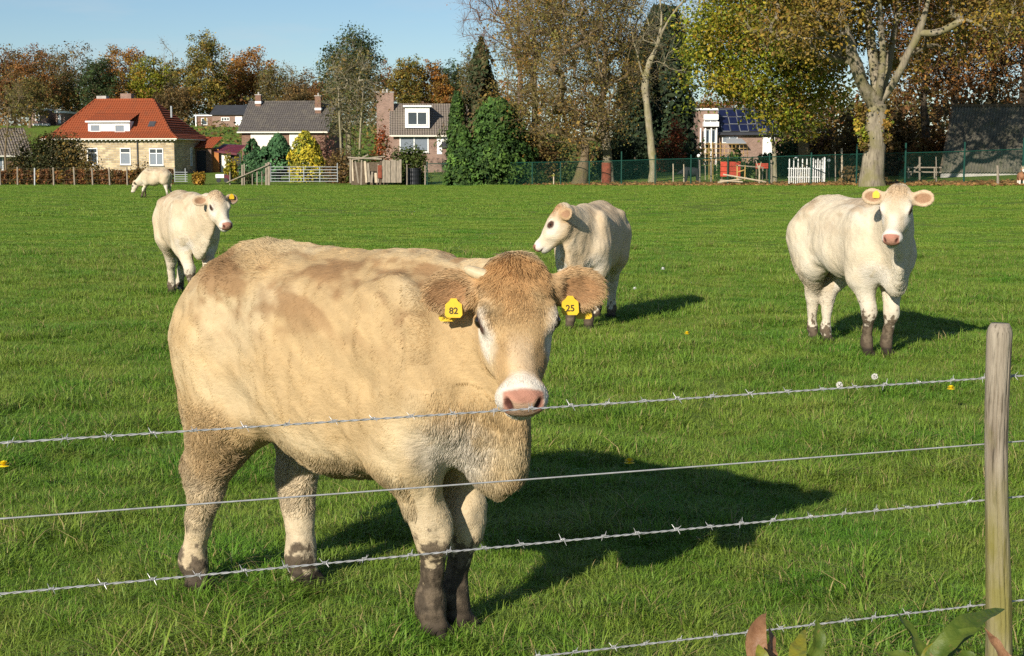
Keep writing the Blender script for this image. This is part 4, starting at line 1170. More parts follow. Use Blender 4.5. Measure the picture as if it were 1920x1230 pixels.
def plank_shed():
    D = 104.0; b = standing(655, D); root = empty('plank_shed', b, 'ramshackle grey shed of leaning planks below the tall multi-stemmed tree', 'shed')
    m = MB(); c = at(690, 322, D + 1.3); m.box((c[0], D + 2.0, b[2] + .8), (2.6, .1, 1.6)); m.build('back_wall', WOODD, root)
    specs = [(657, 298, 342, .12, 0), (660, 300, 338, .10, 2), (666, 302, 342, .10, 6), (672, 318, 342, .09, 4), (678, 296, 345, .10, -1), (684, 302, 341, .14, 3), (690, 306, 340, .16, 2), (697, 304, 318, .42, 0), (698, 322, 341, .14, -2), (704, 324, 341, .16, 1), (709, 308, 341, .12, 0), (714, 300, 341, .14, 0)]
    specs += [(719 + 5.2 * k, 299 + (k % 3), 341, .185, 0) for k in range(7)]
    for i, (u, vt, vb, w, lean) in enumerate(specs):
        a, t = at(u + lean, vb, D + .06 * (i % 2)), at(u, vt, D + .06 * (i % 2)); m = MB(); m.bar(a - [0, 0, .05], t, w, .035, up=(0, 1, 0))
        m.build('plank', (WOODG, WOODP, WOODG, WOODD)[i % 4] if i < 12 else WOODG, root)
    for a, t, w in ((( 652, 295), (716, 298), .10), ((660, 299), (722, 293), .07), ((676, 297), (690, 290), .08)):
        m = MB(); m.bar(at(*a, D - .1), at(*t, D - .12), w); m.build('roof_beam', WOODG, root)
    o = MB(); o.box(at(712, 322, D - .08), (.28, .05, .9)); o.build('board', RUST, root)
plank_shed()

def barrel():
    D = 105.0; b = standing(774, D); root = empty('water_butt', b, 'black round water butt under the ivy covered bush', 'barrel')
    r = 14 * D / F; top = px_h(774, 317, D); m = MB(); zs = np.linspace(b[2] - .05, top, 9)
    m.tube([(b[0], D + r, z) for z in zs], [r * (1 + .03 * (k % 2)) for k in range(9)], 20); m.build('tub', BLACKP, root)
    m = MB(); m.tube([(b[0], D + r, top), (b[0], D + r, top + .06)], [r * 1.06, r * 1.04], 20); m.build('rim', BLACKP, root)
barrel()

def stake(u, vt, D, mat, label, w=.07, lean=0.0, group='stakes behind the green fence'):
    b = standing(u, D); t = at(u + lean, vt, D); m = MB(); n = 7; P = bezier(b - [0, 0, .1], (b + t) / 2 + np.array([w * .3, 0, 0]), t, n)
    m.tube(P, np.linspace(w * .62, w * .5, n), 7); o = m.build('wooden_stake', mat); 
    tag(o, label, 'stake', group)
stake(763, 308, 104.5, WOODG, 'grey stake standing in front of the black water butt')
stake(797, 310, 105.0, WOODG, 'grey stake at the left end of the green fence', .09)
stake(1038, 325, 97.5, WOODP, 'short pale stake just left of the brown tree trunk', .06)
stake(1262, 307, 94, WOODP, 'pale stake to the left of the black sheep', .06)
stake(1333, 303, 90, WOODG, 'grey stake to the right of the black sheep', .09)
stake(1312, 300, 91, WOODG, 'grey stake under the first globe lamp', .06)
stake(1282, 308, 92, WOODP, 'pale stake rising behind the black sheep', .06)
stake(1578, 278, 82, WOODP, 'tall pale stake to the right of the picket panel', .10)
stake(1566, 284, 82, WOODG, 'thin grey stake beside the tall pale stake', .05)
stake(1755, 294, 75, WOODG, 'thin grey stake to the left of the dark barn roof', .05)
stake(1870, 310, 66.5, WOODG, 'grey stake in front of the low barn wall', .10)
stake(1446, 300, 84, WOODG, 'grey stake at the left side of the white picket panel', .09)

def forked_stick():
    D = 86.5; b = at(1423, 352, 84.3); root = empty('forked_stick', b, 'pale forked stick stuck in the ground in front of the green fence', 'stick')
    m = MB(); D = 84.3; m.tube([b - [0, 0, .05], at(1424, 325, D), at(1423, 310, D)], [.05, .045, .035], 6); m.build('stem', WOODP, root)
    for q in ((1417, 300), (1428, 302)):
        m = MB(); m.tube([at(1423.5, 318, D), at((1423 + q[0]) / 2, 309, D), at(*q, D)], [.035, .028, .015], 6); m.build('fork', WOODP, root)
forked_stick()

def picket_panel():
    D = 82.0; b = standing(1512, D); root = empty('picket_fence', b, 'white picket panel behind the green fence with taller pales on its left', 'fence')
    for k in range(17):
        u = 1479 + k * 4.1; vt = (313 if k % 2 else 297) if u < 1520 else (296 if k % 2 else 299)
        if k in (10, 16): vt = 294
        a = standing(u, D); t = at(u, vt, D); m = MB(); w = .055 if k not in (10, 16) else .10
        hw = w / 2; zt = t[2]; x = a[0]
        V = [(x - hw, D, a[2]), (x + hw, D, a[2]), (x + hw, D, zt - .06), (x, D, zt), (x - hw, D, zt - .06)]
        m.add(V + [(p[0], p[1] + .03, p[2]) for p in V], [(0, 1, 2, 3, 4), (9, 8, 7, 6, 5)] + [(i, i + 5, (i + 1) % 5 + 5, (i + 1) % 5) for i in range(5)]); m.build('picket', WHITE, root)
    for v in (316, 332):
        m = MB(); m.bar(at(1477, v, D + .06), at(1547, v, D + .06), .07, .04); m.build('rail', WHITE, root)
picket_panel()

def trellis():
    D = 96.0; b = standing(1360, D); root = empty('trellis', b, 'wooden lattice trellis with a climber in front of the solar panel house', 'trellis')
    for k in range(12):
        u = 1322 + k * 7.2; m = MB(); m.bar([*standing(u, D)[:2], standing(u, D)[2]], at(u, 266 + (6 if k > 4 else 0), D), .05, .03); m.build('slat', WOODY if k % 3 else WOODP, root)
    for v in (270, 278, 287, 300):
        m = MB(); m.bar(at(1320, v, D - .05), at(1403, v, D - .05), .05, .03); m.build('slat', WOODY, root)
trellis()

def red_boards():
    for (u0, u1, v0, v1, D, lab) in ((1351, 1388, 303, 331, 86, 'large red painted board standing behind the green fence'), (1417, 1440, 306, 316, 87, 'small red painted board to the left of the picket panel')):
        c = at((u0 + u1) / 2, (v0 + v1) / 2, D); root = empty('red_board', standing((u0 + u1) / 2, D), lab, 'board')
        w = (u1 - u0) * D / F; h = (v1 - v0) * D / F
        for k in range(3):
            m = MB(); m.box(c + [0, .01 * (k % 2), (k - 1) * h / 3], (w, .06, h / 3 - .02)); m.build('plank', REDP, root)
        for s_ in (-1, 1):
            m = MB(); m.bar([c[0] + s_ * w * .42, c[1] + .08, root.location[2]], [c[0] + s_ * w * .42, c[1] + .08, c[2] + h * .5], .07); m.build('post', WOODD, root)
    D = 85.0; root = empty('timber_trestle', standing(1400, D), 'yellowish timber frame with a flat top beside the red board', 'frame')
    for a, t, w, mm in (((1380, 310), (1432, 314), .10, WOODG), ((1382, 338), (1382, 309), .10, WOODY), ((1396, 338), (1397, 310), .12, WOODY), ((1430, 338), (1430, 314), .08, WOODG), ((1384, 322), (1398, 318), .07, WOODY)):
        m = MB(); m.bar(at(*a, D), at(*t, D), w, .06); m.build('beam', mm, root)
    D = 83.5; root = empty('timber_poles', standing(1370, D), 'pale poles lying crossed on the ground in front of the red board', 'poles')
    for a, t in (((1346, 342), (1400, 334)), ((1356, 327), (1436, 341)), ((1350, 338), (1392, 341))):
        p, q = at(*a, D), at(*t, D + .3); m = MB(); m.tube([p, q], .045, 6); m.build('pole', WOODP, root)
red_boards()

def globe_lamp(u, v, D, label):
    t = at(u, v, D); b = standing(u, D); root = empty('globe_lamp', b, label, 'lamp', 'white globe lamps in the garden')
    m = MB(); bm_sphere(m, t, 3.2 * D / F, 14, 10); m.build('globe', GLOBE, root, True)
    m = MB(); m.tube([b, t - [0, 0, .08]], .025, 6); m.build('pole', GUTTER, root)
globe_lamp(1310, 292, 95, 'white globe lamp on a thin pole left of the trellis')
globe_lamp(1493, 296, 87, 'white globe lamp showing above the left pales of the picket panel')
globe_lamp(1554, 301, 84, 'white globe lamp just right of the picket panel')

def rusty_drum():
    D = 96.5; b = standing(1137, D); root = empty('rusty_drum', b, 'rust red drum standing behind the fence beside the brown tree', 'barrel')
    z = px_h(1137, 305, D); r = 9.0 * D / F; m = MB(); zs = np.linspace(b[2] - .05, z, 8)
    m.tube([(b[0], D, q) for q in zs], [r * (1.04 if k in (2, 5) else 1) for k in range(8)], 16); m.build('drum', RUST, root)
    m = MB(); m.tube([(b[0], D, z), (b[0], D, z + .03)], r * 1.03, 16); m.build('lid', WOODD, root)
rusty_drum()

def brace_fence():
    D = 75.5; root = empty('braced_fence', standing(1715, D), 'short greyish fence section with a diagonal brace left of the barn', 'fence')
    for a, t, w in (((1703, 335), (1703, 312), .10), ((1724, 337), (1724, 294), .12), ((1752, 335), (1752, 313), .08), ((1700, 314), (1765, 314), .07), ((1700, 322), (1765, 323), .06), ((1704, 332), (1726, 306), .08)):
        m = MB(); m.bar(at(*a, D), at(*t, D), w, .06); m.build('rail', WOODG, root)
brace_fence()

# ---- small animals behind the fence
def beast(nm, label, cat, base, yaw, scale, col, mat_name, head_up=True):
    f = Flesh(); f.ell((0, 0, .55), (.48, .24, .25), .1); f.ell((.30, 0, .60), (.22, .2, .22), .1)
    for x in (-.30, .30):
        for y in (-.12, .12): f.cone((x, y, .45), (x + .02, y, .02), .085, .05, .05)
    hz = .92 if head_up else .55
    f.cone((.38, 0, .65), (.56, 0, hz - .05), .13, .085, .08); f.ell((.60, 0, hz), (.10, .075, .085), .05); f.cone((.62, 0, hz - .02), (.78, 0, hz - .10), .065, .04, .03)
    for y in (-1, 1): f.cone((.56, y * .06, hz + .04), (.54, y * .19, hz + .06), .035, .02, .02)
    V, Q = f.grow(.035); n = fbm3(V, 12, 3); V = V + (n[:, None] - .5) * .03; C = np.clip(np.array(col)[None] * (.75 + .5 * n[:, None]), 0, .9)
    if cat == 'goat': C = blend(C, (.72, .68, .60), ((V[:, 0] > .66)) * 1.0); C = blend(C, (.72, .68, .60), ((V[:, 2] < .3)) * .8)
    c, s = math.cos(yaw), math.sin(yaw); V = V * scale @ np.array([[c, s, 0], [-s, c, 0], [0, 0, 1]])
    me = np_mesh(nm, V, Q, [COAT], True, C); o = bpy.data.objects.new(nm, me); COL.objects.link(o); o.location = base; tag(o, label, cat)
    return o
beast('sheep', 'black woolly sheep standing behind the green fence right of the dark cypress', 'sheep', standing(1297, 93), math.pi, 1.15, (.022, .022, .026), 'black', False)
gt = beast('goat', 'small brown and white goat looking out at the right edge below the barn', 'goat', standing(1913, 66.2), -math.pi * .55, .72, (.34, .17, .09), 'brown')
for sg in (-1, 1):
    m = MB(); R3 = np.array([[math.cos(-math.pi * .55), -math.sin(-math.pi * .55), 0], [math.sin(-math.pi * .55), math.cos(-math.pi * .55), 0], [0, 0, 1]])
    pts = [np.array(gt.location) + R3 @ (np.array(p) * .72) for p in ((.56, sg * .03, 1.0), (.53, sg * .05, 1.12), (.47, sg * .07, 1.2))]
    m.tube(pts, [.02, .015, .006], 6); m.build('horn', HORN, gt)

# ------------------------------------------------------------------ houses
def brick(name, base, mortar, sx, sy, var, tint=None):
    m, nt, out = material(name)
    tc = mk(nt, 'ShaderNodeTexCoord'); sp = mk(nt, 'ShaderNodeSeparateXYZ'); nt.links.new(tc.outputs['Object'], sp.inputs[0])
    ad = mk(nt, 'ShaderNodeMath', operation='ADD'); nt.links.new(sp.outputs['X'], ad.inputs[0]); nt.links.new(sp.outputs['Y'], ad.inputs[1])
    cb = mk(nt, 'ShaderNodeCombineXYZ'); nt.links.new(ad.outputs[0], cb.inputs['X']); nt.links.new(sp.outputs['Z'], cb.inputs['Y'])
    b = mk(nt, 'ShaderNodeTexBrick'); nt.links.new(cb.outputs[0], b.inputs['Vector'])
    b.inputs['Scale'].default_value = 1.0; b.inputs['Brick Width'].default_value = sx; b.inputs['Row Height'].default_value = sy; b.inputs['Mortar Size'].default_value = sy * .10
    b.inputs['Color1'].default_value = rgba(np.array(base) * (1 - var)); b.inputs['Color2'].default_value = rgba(np.array(base) * (1 + var)); b.inputs['Mortar'].default_value = rgba(mortar)
    n = noise(nt, 1.6, 5, .6); c = mixc(nt, rng_map(nt, n.outputs['Fac'], .4, .7, 0, .5), b.outputs['Color'], tint or np.array(base) * .7)
    finish(nt, out, c, .9, .2, bump=b.outputs['Fac'], bump_d=-.03); return m
STONE = brick('cream_stone', (.46, .36, .22), (.50, .46, .38), .50, .19, .38)
BRICKR = brick('red_brown_brick', (.26, .145, .10), (.30, .25, .20), .22, .075, .25)
BRICKP = brick('pinkish_brick', (.335, .215, .165), (.38, .32, .275), .22, .075, .2)
def tiles(name, a, b, dirt, wid=.22):
    m, nt, out = material(name)
    n = noise(nt, 1.3, 6, .65); n2 = noise(nt, 9, 4, .6)
    c = mixc(nt, rng_map(nt, n2.outputs['Fac'], .3, .7), a, b); c = mixc(nt, rng_map(nt, n.outputs['Fac'], .48, .72, 0, .6), c, dirt)
    tc = mk(nt, 'ShaderNodeTexCoord'); w = mk(nt, 'ShaderNodeTexWave', bands_direction='X'); w.inputs['Scale'].default_value = 0.314 / wid; nt.links.new(tc.outputs['Object'], w.inputs['Vector'])
    finish(nt, out, c, .8, .25, bump=w.outputs['Fac'], bump_d=.05); return m
TILER = tiles('orange_red_tiles', (.240, .056, .021), (.315, .082, .030), (.17, .060, .030))
TILEG = tiles('grey_tiles', (.060, .054, .050), (.15, .135, .125), (.19, .17, .13))
TILEB = tiles('brown_grey_tiles', (.125, .105, .088), (.24, .20, .165), (.19, .175, .12))
SLATE = plain('dark_slate', (.045, .048, .055), .2, 2, rough=.6)

class Place:
    """local frame of a building: x along the front, y away from the viewer, z up"""
    def __init__(self, name, origin, yaw, label, cat='house'):
        self.root = empty(name, origin, label, cat); self.root.rotation_euler = (0, 0, yaw)
    def part(self, name, mb, mat, parent=None, smooth=False):
        o = mb.build(name, mat, None, smooth); o.parent = parent or self.root; return o
    def box(self, name, lo, hi, mat, parent=None):
        lo, hi = np.array(lo, float), np.array(hi, float); m = MB(); m.box((lo + hi) / 2, hi - lo); return self.part(name, m, mat, parent)
    def roof_face(self, m, a, b, c, d, n, step=.045):
        """a-b lower edge, d-c upper edge; n courses, each lapping the one below"""
        a, b, c, d = (np.array(q, float) for q in (a, b, c, d)); nn = unit(np.cross(b - a, d - a))
        for i in range(n):
            t0, t1 = i / n, (i + 1) / n
            p0, p1 = a + (d - a) * t0, b + (c - b) * t0; q0, q1 = a + (d - a) * t1, b + (c - b) * t1
            m.add([p0 + nn * step, p1 + nn * step, q1, q0, p0, p1], [(0, 1, 2, 3), (4, 5, 1, 0)])
    def window(self, x0, x1, z0, z1, y=0.0, mull=(), transom=None, frame=WHITE, side=None, curtain=True, fw=.07, sill=True, depth=.06):
        """front wall window (faces -y); side='x' puts it on the wall x = y facing +x"""
        def P(a, d, z): return (a, y - d, z) if side is None else (y + d, a, z)
        def bx(m, a0, a1, d0, d1, c0, c1):
            p, q = np.array(P(a0, d0, c0)), np.array(P(a1, d1, c1)); m.box((p + q) / 2, np.abs(q - p))
        m = MB(); bx(m, x0, x1, 0, depth, z1 - fw, z1); bx(m, x0, x1, 0, depth, z0, z0 + fw); bx(m, x0, x0 + fw, 0, depth, z0 + fw, z1 - fw); bx(m, x1 - fw, x1, 0, depth, z0 + fw, z1 - fw)
        edges = [x0 + fw]
        for t in mull: bx(m, t - fw / 2, t + fw / 2, 0, depth - .004, z0 + fw, z1 - fw); edges += [t - fw / 2, t + fw / 2]
        edges.append(x1 - fw)
        if transom: bx(m, x0 + fw, x1 - fw, 0, depth - .008, transom - fw / 2, transom + fw / 2)
        fr = self.part('window', m, frame)
        for i in range(0, len(edges), 2):
            for (c0, c1, mm) in ([(z0 + fw, (transom or z1 - fw + fw / 2) - fw / 2, CURTAIN if curtain else GLASS)] + ([(transom + fw / 2, z1 - fw, GLASS)] if transom else [])):
                m = MB(); bx(m, edges[i], edges[i + 1], -.02, .012, c0, c1); self.part('pane', m, mm, fr)
        if sill:
            m = MB(); bx(m, x0 - .06, x1 + .06, .002, .12, z0 - .08, z0 - .002); self.part('sill', m, CONC, fr)
        return fr

def red_house():
    D = 130.0; o = standing(328, D); H = Place('red_roof_house', (o[0], o[1], o[2] - .15), math.radians(-8), 'cream stone house with a big orange red hipped roof and a white dormer')
    W, Dp, e, zE, zR = 11.6, 8.2, .45, 3.25, 6.75
    H.box('wall', (-W, 0, 0), (0, Dp, zE), STONE)
    # hipped roof with flared eaves
    m = MB(); lo = [(-W - e, -e, zE - .02), (e, -e, zE - .02), (e, Dp + e, zE - .02), (-W - e, Dp + e, zE - .02)]
    q = .95; zq = zE + .55; mid = [(-W - e + q, -e + q, zq), (e - q, -e + q, zq), (e - q, Dp + e - q, zq), (-W - e + q, Dp + e - q, zq)]
    R0, R1 = (-W + 2.8, Dp / 2, zR), (-3.4, Dp / 2, zR)
    for i in range(4): H.roof_face(m, lo[i], lo[(i + 1) % 4], mid[(i + 1) % 4], mid[i], 4)
    H.roof_face(m, mid[0], mid[1], R1, R0, 14); H.roof_face(m, mid[1], mid[2], R1, R1, 14, .09); H.roof_face(m, mid[2], mid[3], R0, R1, 14); H.roof_face(m, mid[3], mid[0], R0, R0, 14)
    m.bar(np.array(R0) + [0, 0, .02], np.array(R1) + [0, 0, .02], .20, .14)
    for a, b, c in ((lo[0], mid[0], R0), (lo[1], mid[1], R1)): m.bar(a, b, .18, .12); m.bar(b, c, .18, .12)
    roof = H.part('roof', m, TILER)
    H.box('soffit', (-W - e + .03, -e + .03, zE - .10), (e - .03, Dp + e - .03, zE - .035), WHITE)
    m = MB(); m.box((-W / 2, -e - .05, zE - .06), (W + 2 * e, .09, .09)); H.part('gutter', m, CREAMP)
    m = MB()
    for k in range(32): m.box((-W - .2 + k * (W + .4) / 31, -e + .16, zE - .155), (.11, .30, .10))
    H.part('rafter_tails', m, WHITE)
    for x, w, h, mm in ((-W + 3.3, .9, .35, CONC), (-6.0, 1.0, .55, BRICKP)):
        m = MB(); m.box((x, Dp / 2 + .5, zR + h / 2 - .3), (w, .7, h + .6)); H.part('chimney', m, mm, roof)
    m = MB(); m.tube([(-1.15, 2.6, 5.1), (-1.15, 2.6, 6.1)], .09, 8); H.part('flue', m, STEEL, roof)
    # dormer
    x0, x1 = -8.0, -4.2; yf = .55
    d = H.box('dormer', (x0, yf, zE + .42), (x1, 3.4, zE + 1.50), WHITE)
    H.window(x0 + .22, x0 + 1.15, zE + .58, zE + 1.22, yf, sill=False).parent = d
    H.window(x1 - 1.35, x1 - .42, zE + .55, zE + 1.20, yf, sill=False).parent = d
    m = MB(); H.roof_face(m, (x0 - .15, yf - .25, zE + 1.54), (x1 + .15, yf - .25, zE + 1.54), (x1 + .15, 3.6, zE + 2.55), (x0 - .15, 3.6, zE + 2.55), 7); H.part('dormer_roof', m, TILER, d)
    m = MB(); m.box(((x0 + x1) / 2, yf - .22, zE + 1.46), (x1 - x0 + .3, .08, .13)); H.part('dormer_fascia', m, WHITE, d)
    m = MB(); n = unit((0, -.68, .75)); c = np.array([-2.45, 1.35, zE + 1.18]); Rm = np.stack([np.array([1, 0, 0]), np.cross(n, [1, 0, 0]), n], 1); m.box(c + n * .06, (.62, .70, .12), Rm); sk = H.part('skylight', m, GUTTER)
    m = MB(); m.box(c + n * .13, (.46, .54, .03), Rm); H.part('pane', m, GUTTER, sk)
    H.window(-4.90, -3.94, .98, 2.42, transom=2.0)
    H.window(-2.25, -.98, .92, 2.38, mull=(-1.6,), transom=1.95)
    H.window(-7.9, -6.95, .98, 2.42, transom=2.0, curtain=False)
    H.window(3.9, 4.3, .85, 2.5, 0.0, side='x', sill=False)
    m = MB(); m.tube([(-3.3, -.09, 0), (-3.3, -.09, zE - .1)], .055, 7); H.part('downpipe', m, GUTTER)
    # lean-to and outhouse on the right
    an = H.box('annex', (0.003, 5.2, 0), (1.5, Dp + 3.0, 2.5), BRICKR)
    m = MB(); H.roof_face(m, (.02, 4.9, 2.45), (1.75, 4.9, 2.45), (1.75, 8.0, 3.5), (.02, 8.0, 3.5), 8, .08); H.part('annex_roof', m, TILER, an)
    H.box('dark_opening_panel', (.15, 5.14, 0), (1.0, 5.197, 2.2), BLACKP, an)  # solid black slab, its colour standing for the shade inside the opening
    H.box('door', (1.503, 5.6, 0), (2.05, 5.7, 2.35), ORANGEP, an)
    b2 = H.box('outhouse', (2.1, 6.0, 0), (3.0, 9.0, 2.0), CREAMP)
    m = MB(); H.roof_face(m, (1.6, 5.6, 2.25), (3.75, 5.6, 1.95), (3.75, 8.4, 2.75), (1.6, 8.4, 2.85), 6); m.bar((1.6, 5.58, 2.2), (3.75, 5.58, 1.9), .06, .2); H.part('outhouse_roof', m, MAROON, b2)
    H.box('dark_opening_panel', (3.003, 6.2, 0), (3.7, 6.4, 1.9), BLACKP, b2)  # another black slab, painted shade under the outhouse roof
red_house()

def gable_house(H, W, Dp, zE, zR, wall, tile, n=12, e=.35):
    m = MB(); m.add([(0, 0, 0), (W, 0, 0), (W, Dp, 0), (0, Dp, 0), (0, 0, zE), (W, 0, zE), (W, Dp, zE), (0, Dp, zE), (0, Dp / 2, zR - .08), (W, Dp / 2, zR - .08)],
                    [(0, 1, 5, 4), (2, 3, 7, 6), (1, 2, 6, 9, 5), (3, 0, 4, 8, 7)]); w = H.part('wall', m, wall)
    m = MB(); s = (zR - zE) / (Dp / 2); y0, z0 = -e, zE - e * s
    for k, (ya, za) in enumerate(((y0, z0), (Dp + e, z0))):
        a, b, c, d = (-e, ya, za), (W + e, ya, za), (W + e, Dp / 2, zR), (-e, Dp / 2, zR)
        H.roof_face(m, a, b, c, d, n) if k == 0 else H.roof_face(m, b, a, d, c, n)
    m.bar((-e, Dp / 2, zR + .03), (W + e, Dp / 2, zR + .03), .22, .12); r = H.part('roof', m, tile)
    m = MB(); m.box((W / 2, y0 - .05, z0 - .02), (W + 2 * e, .10, .12)); H.part('gutter', m, CREAMP)
    for x in (-e + .03, W + e - .03):
        m = MB(); m.bar((x, y0, z0 - .07), (x, Dp / 2, zR - .07), .06, .12); m.bar((x, Dp + e, z0 - .07), (x, Dp / 2, zR - .07), .06, .12); H.part('barge_board', m, WHITE)
    return r

def chimney(H, roof, x, y, z0, z1, w, mat, pots=1, base=True):
    m = MB(); m.box((x, y, (z0 + z1) / 2), (w, w, z1 - z0)); c = H.part('chimney', m, mat, roof)
    m = MB(); m.box((x, y, z1 + .04), (w + .10, w + .10, .08))
    for k in range(pots): px = x + (k - (pots - 1) / 2) * .35; m.tube([(px, y, z1 + .08), (px, y, z1 + .32)], .09, 8)
    H.part('chimney_pot', m, CONC, roof)
    if base: m = MB(); m.box((x, y, z0 + .42), (w + .06, w + .06, .22)); H.part('flashing', m, WHITE, roof)

def grey_house():
    D = 145.0; o = at(454, 300, D); gzv = float(gz(o[0], o[1])); o[2] = gzv
    H = Place('brick_house', o, math.radians(-6), 'brick house with a plain dark grey tiled roof and two chimneys behind the conifers')
    zE = px_h(454, 243, D) - o[2]; zR = px_h(530, 191, D + 4) - o[2]
    r = gable_house(H, 8.2, 8.0, zE, zR, BRICKR, TILEG, 14)
    chimney(H, r, .75, 3.6, zR - .5, zR + .62, .55, BRICKR, 1)
    chimney(H, r, 7.0, 2.5, zR - 1.2, zR + .45, .58, BRICKR, 1)
    sh = H.box('roller_shutter', (.9, -.06, zE - 1.95), (3.35, -.003, zE - .22), CREAMP)
    m = MB(); m.box((2.12, -.08, zE - .16), (2.6, .16, .14)); H.part('shutter_box', m, WHITE, sh)
    H.box('roller_shutter', (4.7, -.06, zE - 1.9), (6.4, -.003, zE - .22), CREAMP)
    H.box('plinth', (-.03, -.05, 0), (8.23, -.003, .55), WHITE)
grey_house()

def dormer_house():
    D = 135.0; o = at(738, 300, D); o[2] = float(gz(o[0], o[1])); H = Place('dormer_house', o, math.radians(4), 'brick house with a brown tiled roof, a broad chimney and a white framed dormer')
    zE = px_h(738, 249, D) - o[2]; zR = px_h(790, 196, D + 3.5) - o[2]
    r = gable_house(H, 7.2, 7.0, zE, zR, BRICKP, TILEB, 13)
    chimney(H, r, -.75, 3.4, 0, zR + 1.05, 1.55, BRICKP, 2, False)
    x0, x1, yf = 1.05, 3.25, .3; zb = zE + .45; d = H.box('dormer', (x0, yf, zb), (x1, 3.0, zb + 1.85), WHITE)
    H.window(x0 + .2, x1 - .2, zb + .22, zb + 1.45, yf, mull=((x0 + x1) / 2,), sill=False, curtain=False, fw=.09).parent = d
    H.box('dormer_roof', (x0 - .18, yf - .25, zb + 1.86), (x1 + .18, 3.1, zb + 2.0), WHITE, d)
    H.window(.55, 3.15, zE - 1.75, zE - .28, mull=(1.85,), curtain=True, fw=.10)
    H.box('garage_door', (3.9, -.06, zE - 1.9), (5.6, -.003, zE - .30), WHITE)
    m = MB(); m.add([(4.0, -2.6, zE - 1.25), (6.6, -2.6, zE - 1.25), (6.6, -.1, zE - .75), (4.5, -.1, zE - .75)], [(0, 1, 2, 3)]); m.bar((4.0, -2.6, zE - 1.27), (6.6, -2.6, zE - 1.27), .12); po = H.part('porch_roof', m, SLATE)
    H.box('porch_wall', (4.3, -2.4, 0), (4.9, -2.0, zE - 1.3), BRICKP, po); H.box('porch_wall', (4.9, -2.2, 0), (6.4, -2.0, zE - 1.3), BRICKP, po)
dormer_house()

def outbuilding():
    D = 195.0; o = at(398, 238, D); o[2] = float(gz(o[0], o[1])); H = Place('outbuilding', o, math.radians(-4), 'long low brick outbuilding with a dark roof and white door on the slope', 'building')
    zE = px_h(398, 215, D) - o[2]; zR = px_h(425, 197, D + 3) - o[2]
    W = 57 * D / F * 1.0; H.box('wall', (0, 0, 0), (W, 5, zE), BRICKP)
    m = MB(); H.roof_face(m, (-.3, -.3, zE - .05), (W + .6, -.3, zE - .05), (W + .6, 3, zR), (-.3, 3, zR), 6); H.part('roof', m, SLATE)
    H.window(1.2, 2.3, zE - .8, zE - .35, mull=(1.57, 1.94), curtain=False, sill=False, fw=.08)
    d = H.box('door', (3.05, -.06, 0.2), (3.95, -.003, zE - .25), WHITE)
    H.box('wing', (-2.4, 1, 0), (-.003, 4, zE - .15), BRICKR); H.box('wing_roof', (-2.6, .8, zE - .145), (-.01, 4.2, zE + .02), WHITE)
    H.box('post', (-2.45, .8, 0), (-2.3, .95, zE - .15), WHITE); H.window(-1.7, -.9, zE - 1.3, zE - .4, 1.0, curtain=False, sill=False)
outbuilding()

def far_house(u0, u1, v0, v1, D, label, nm='village_house'):
    o = at(u0, v1, D); o[2] = float(gz(o[0], o[1])); H = Place(nm, o, 0.0, label)
    W = (u1 - u0) * D / F; zt = px_h(u0, v0, D) - o[2]; H.box('wall', (0, 0, 0), (W, 5, zt), BRICKP)
    H.box('roof_edge', (-.15, -.15, zt + .003), (W + .15, 5.1, zt + .28), WHITE)
    H.window(W * .28, W * .55, zt - 1.35, zt - .25, mull=(W * .4,), sill=False, curtain=False, fw=.14)
    H.box('balcony', (W * .25, -.9, zt - 2.4), (W * 1.2, -.003, zt - 1.75), WHITE)
far_house(58, 88, 207, 232, 199, 'pinkish brick house with white balcony far behind the left end of the red roof')
far_house(105, 122, 212, 232, 199.5, 'small house with a white roof edge showing just left of the red roof')

def left_house():
    D = 122.0; o = at(-46, 320, D); o[2] = float(gz(o[0], o[1])); H = Place('brick_cottage', o, math.radians(30), 'brick house at the left edge with a dark brown roof and white gable edge')
    gable_house(H, 4.2, 5.5, 2.0, 4.0, BRICKR, TILEB, 10)
    H.window(1.0, 2.2, .6, 1.7, mull=(1.6,)); H.window(1.6, 3.2, .5, 1.6, 4.2, side='x', mull=(2.4,), curtain=False, sill=False)
left_house()

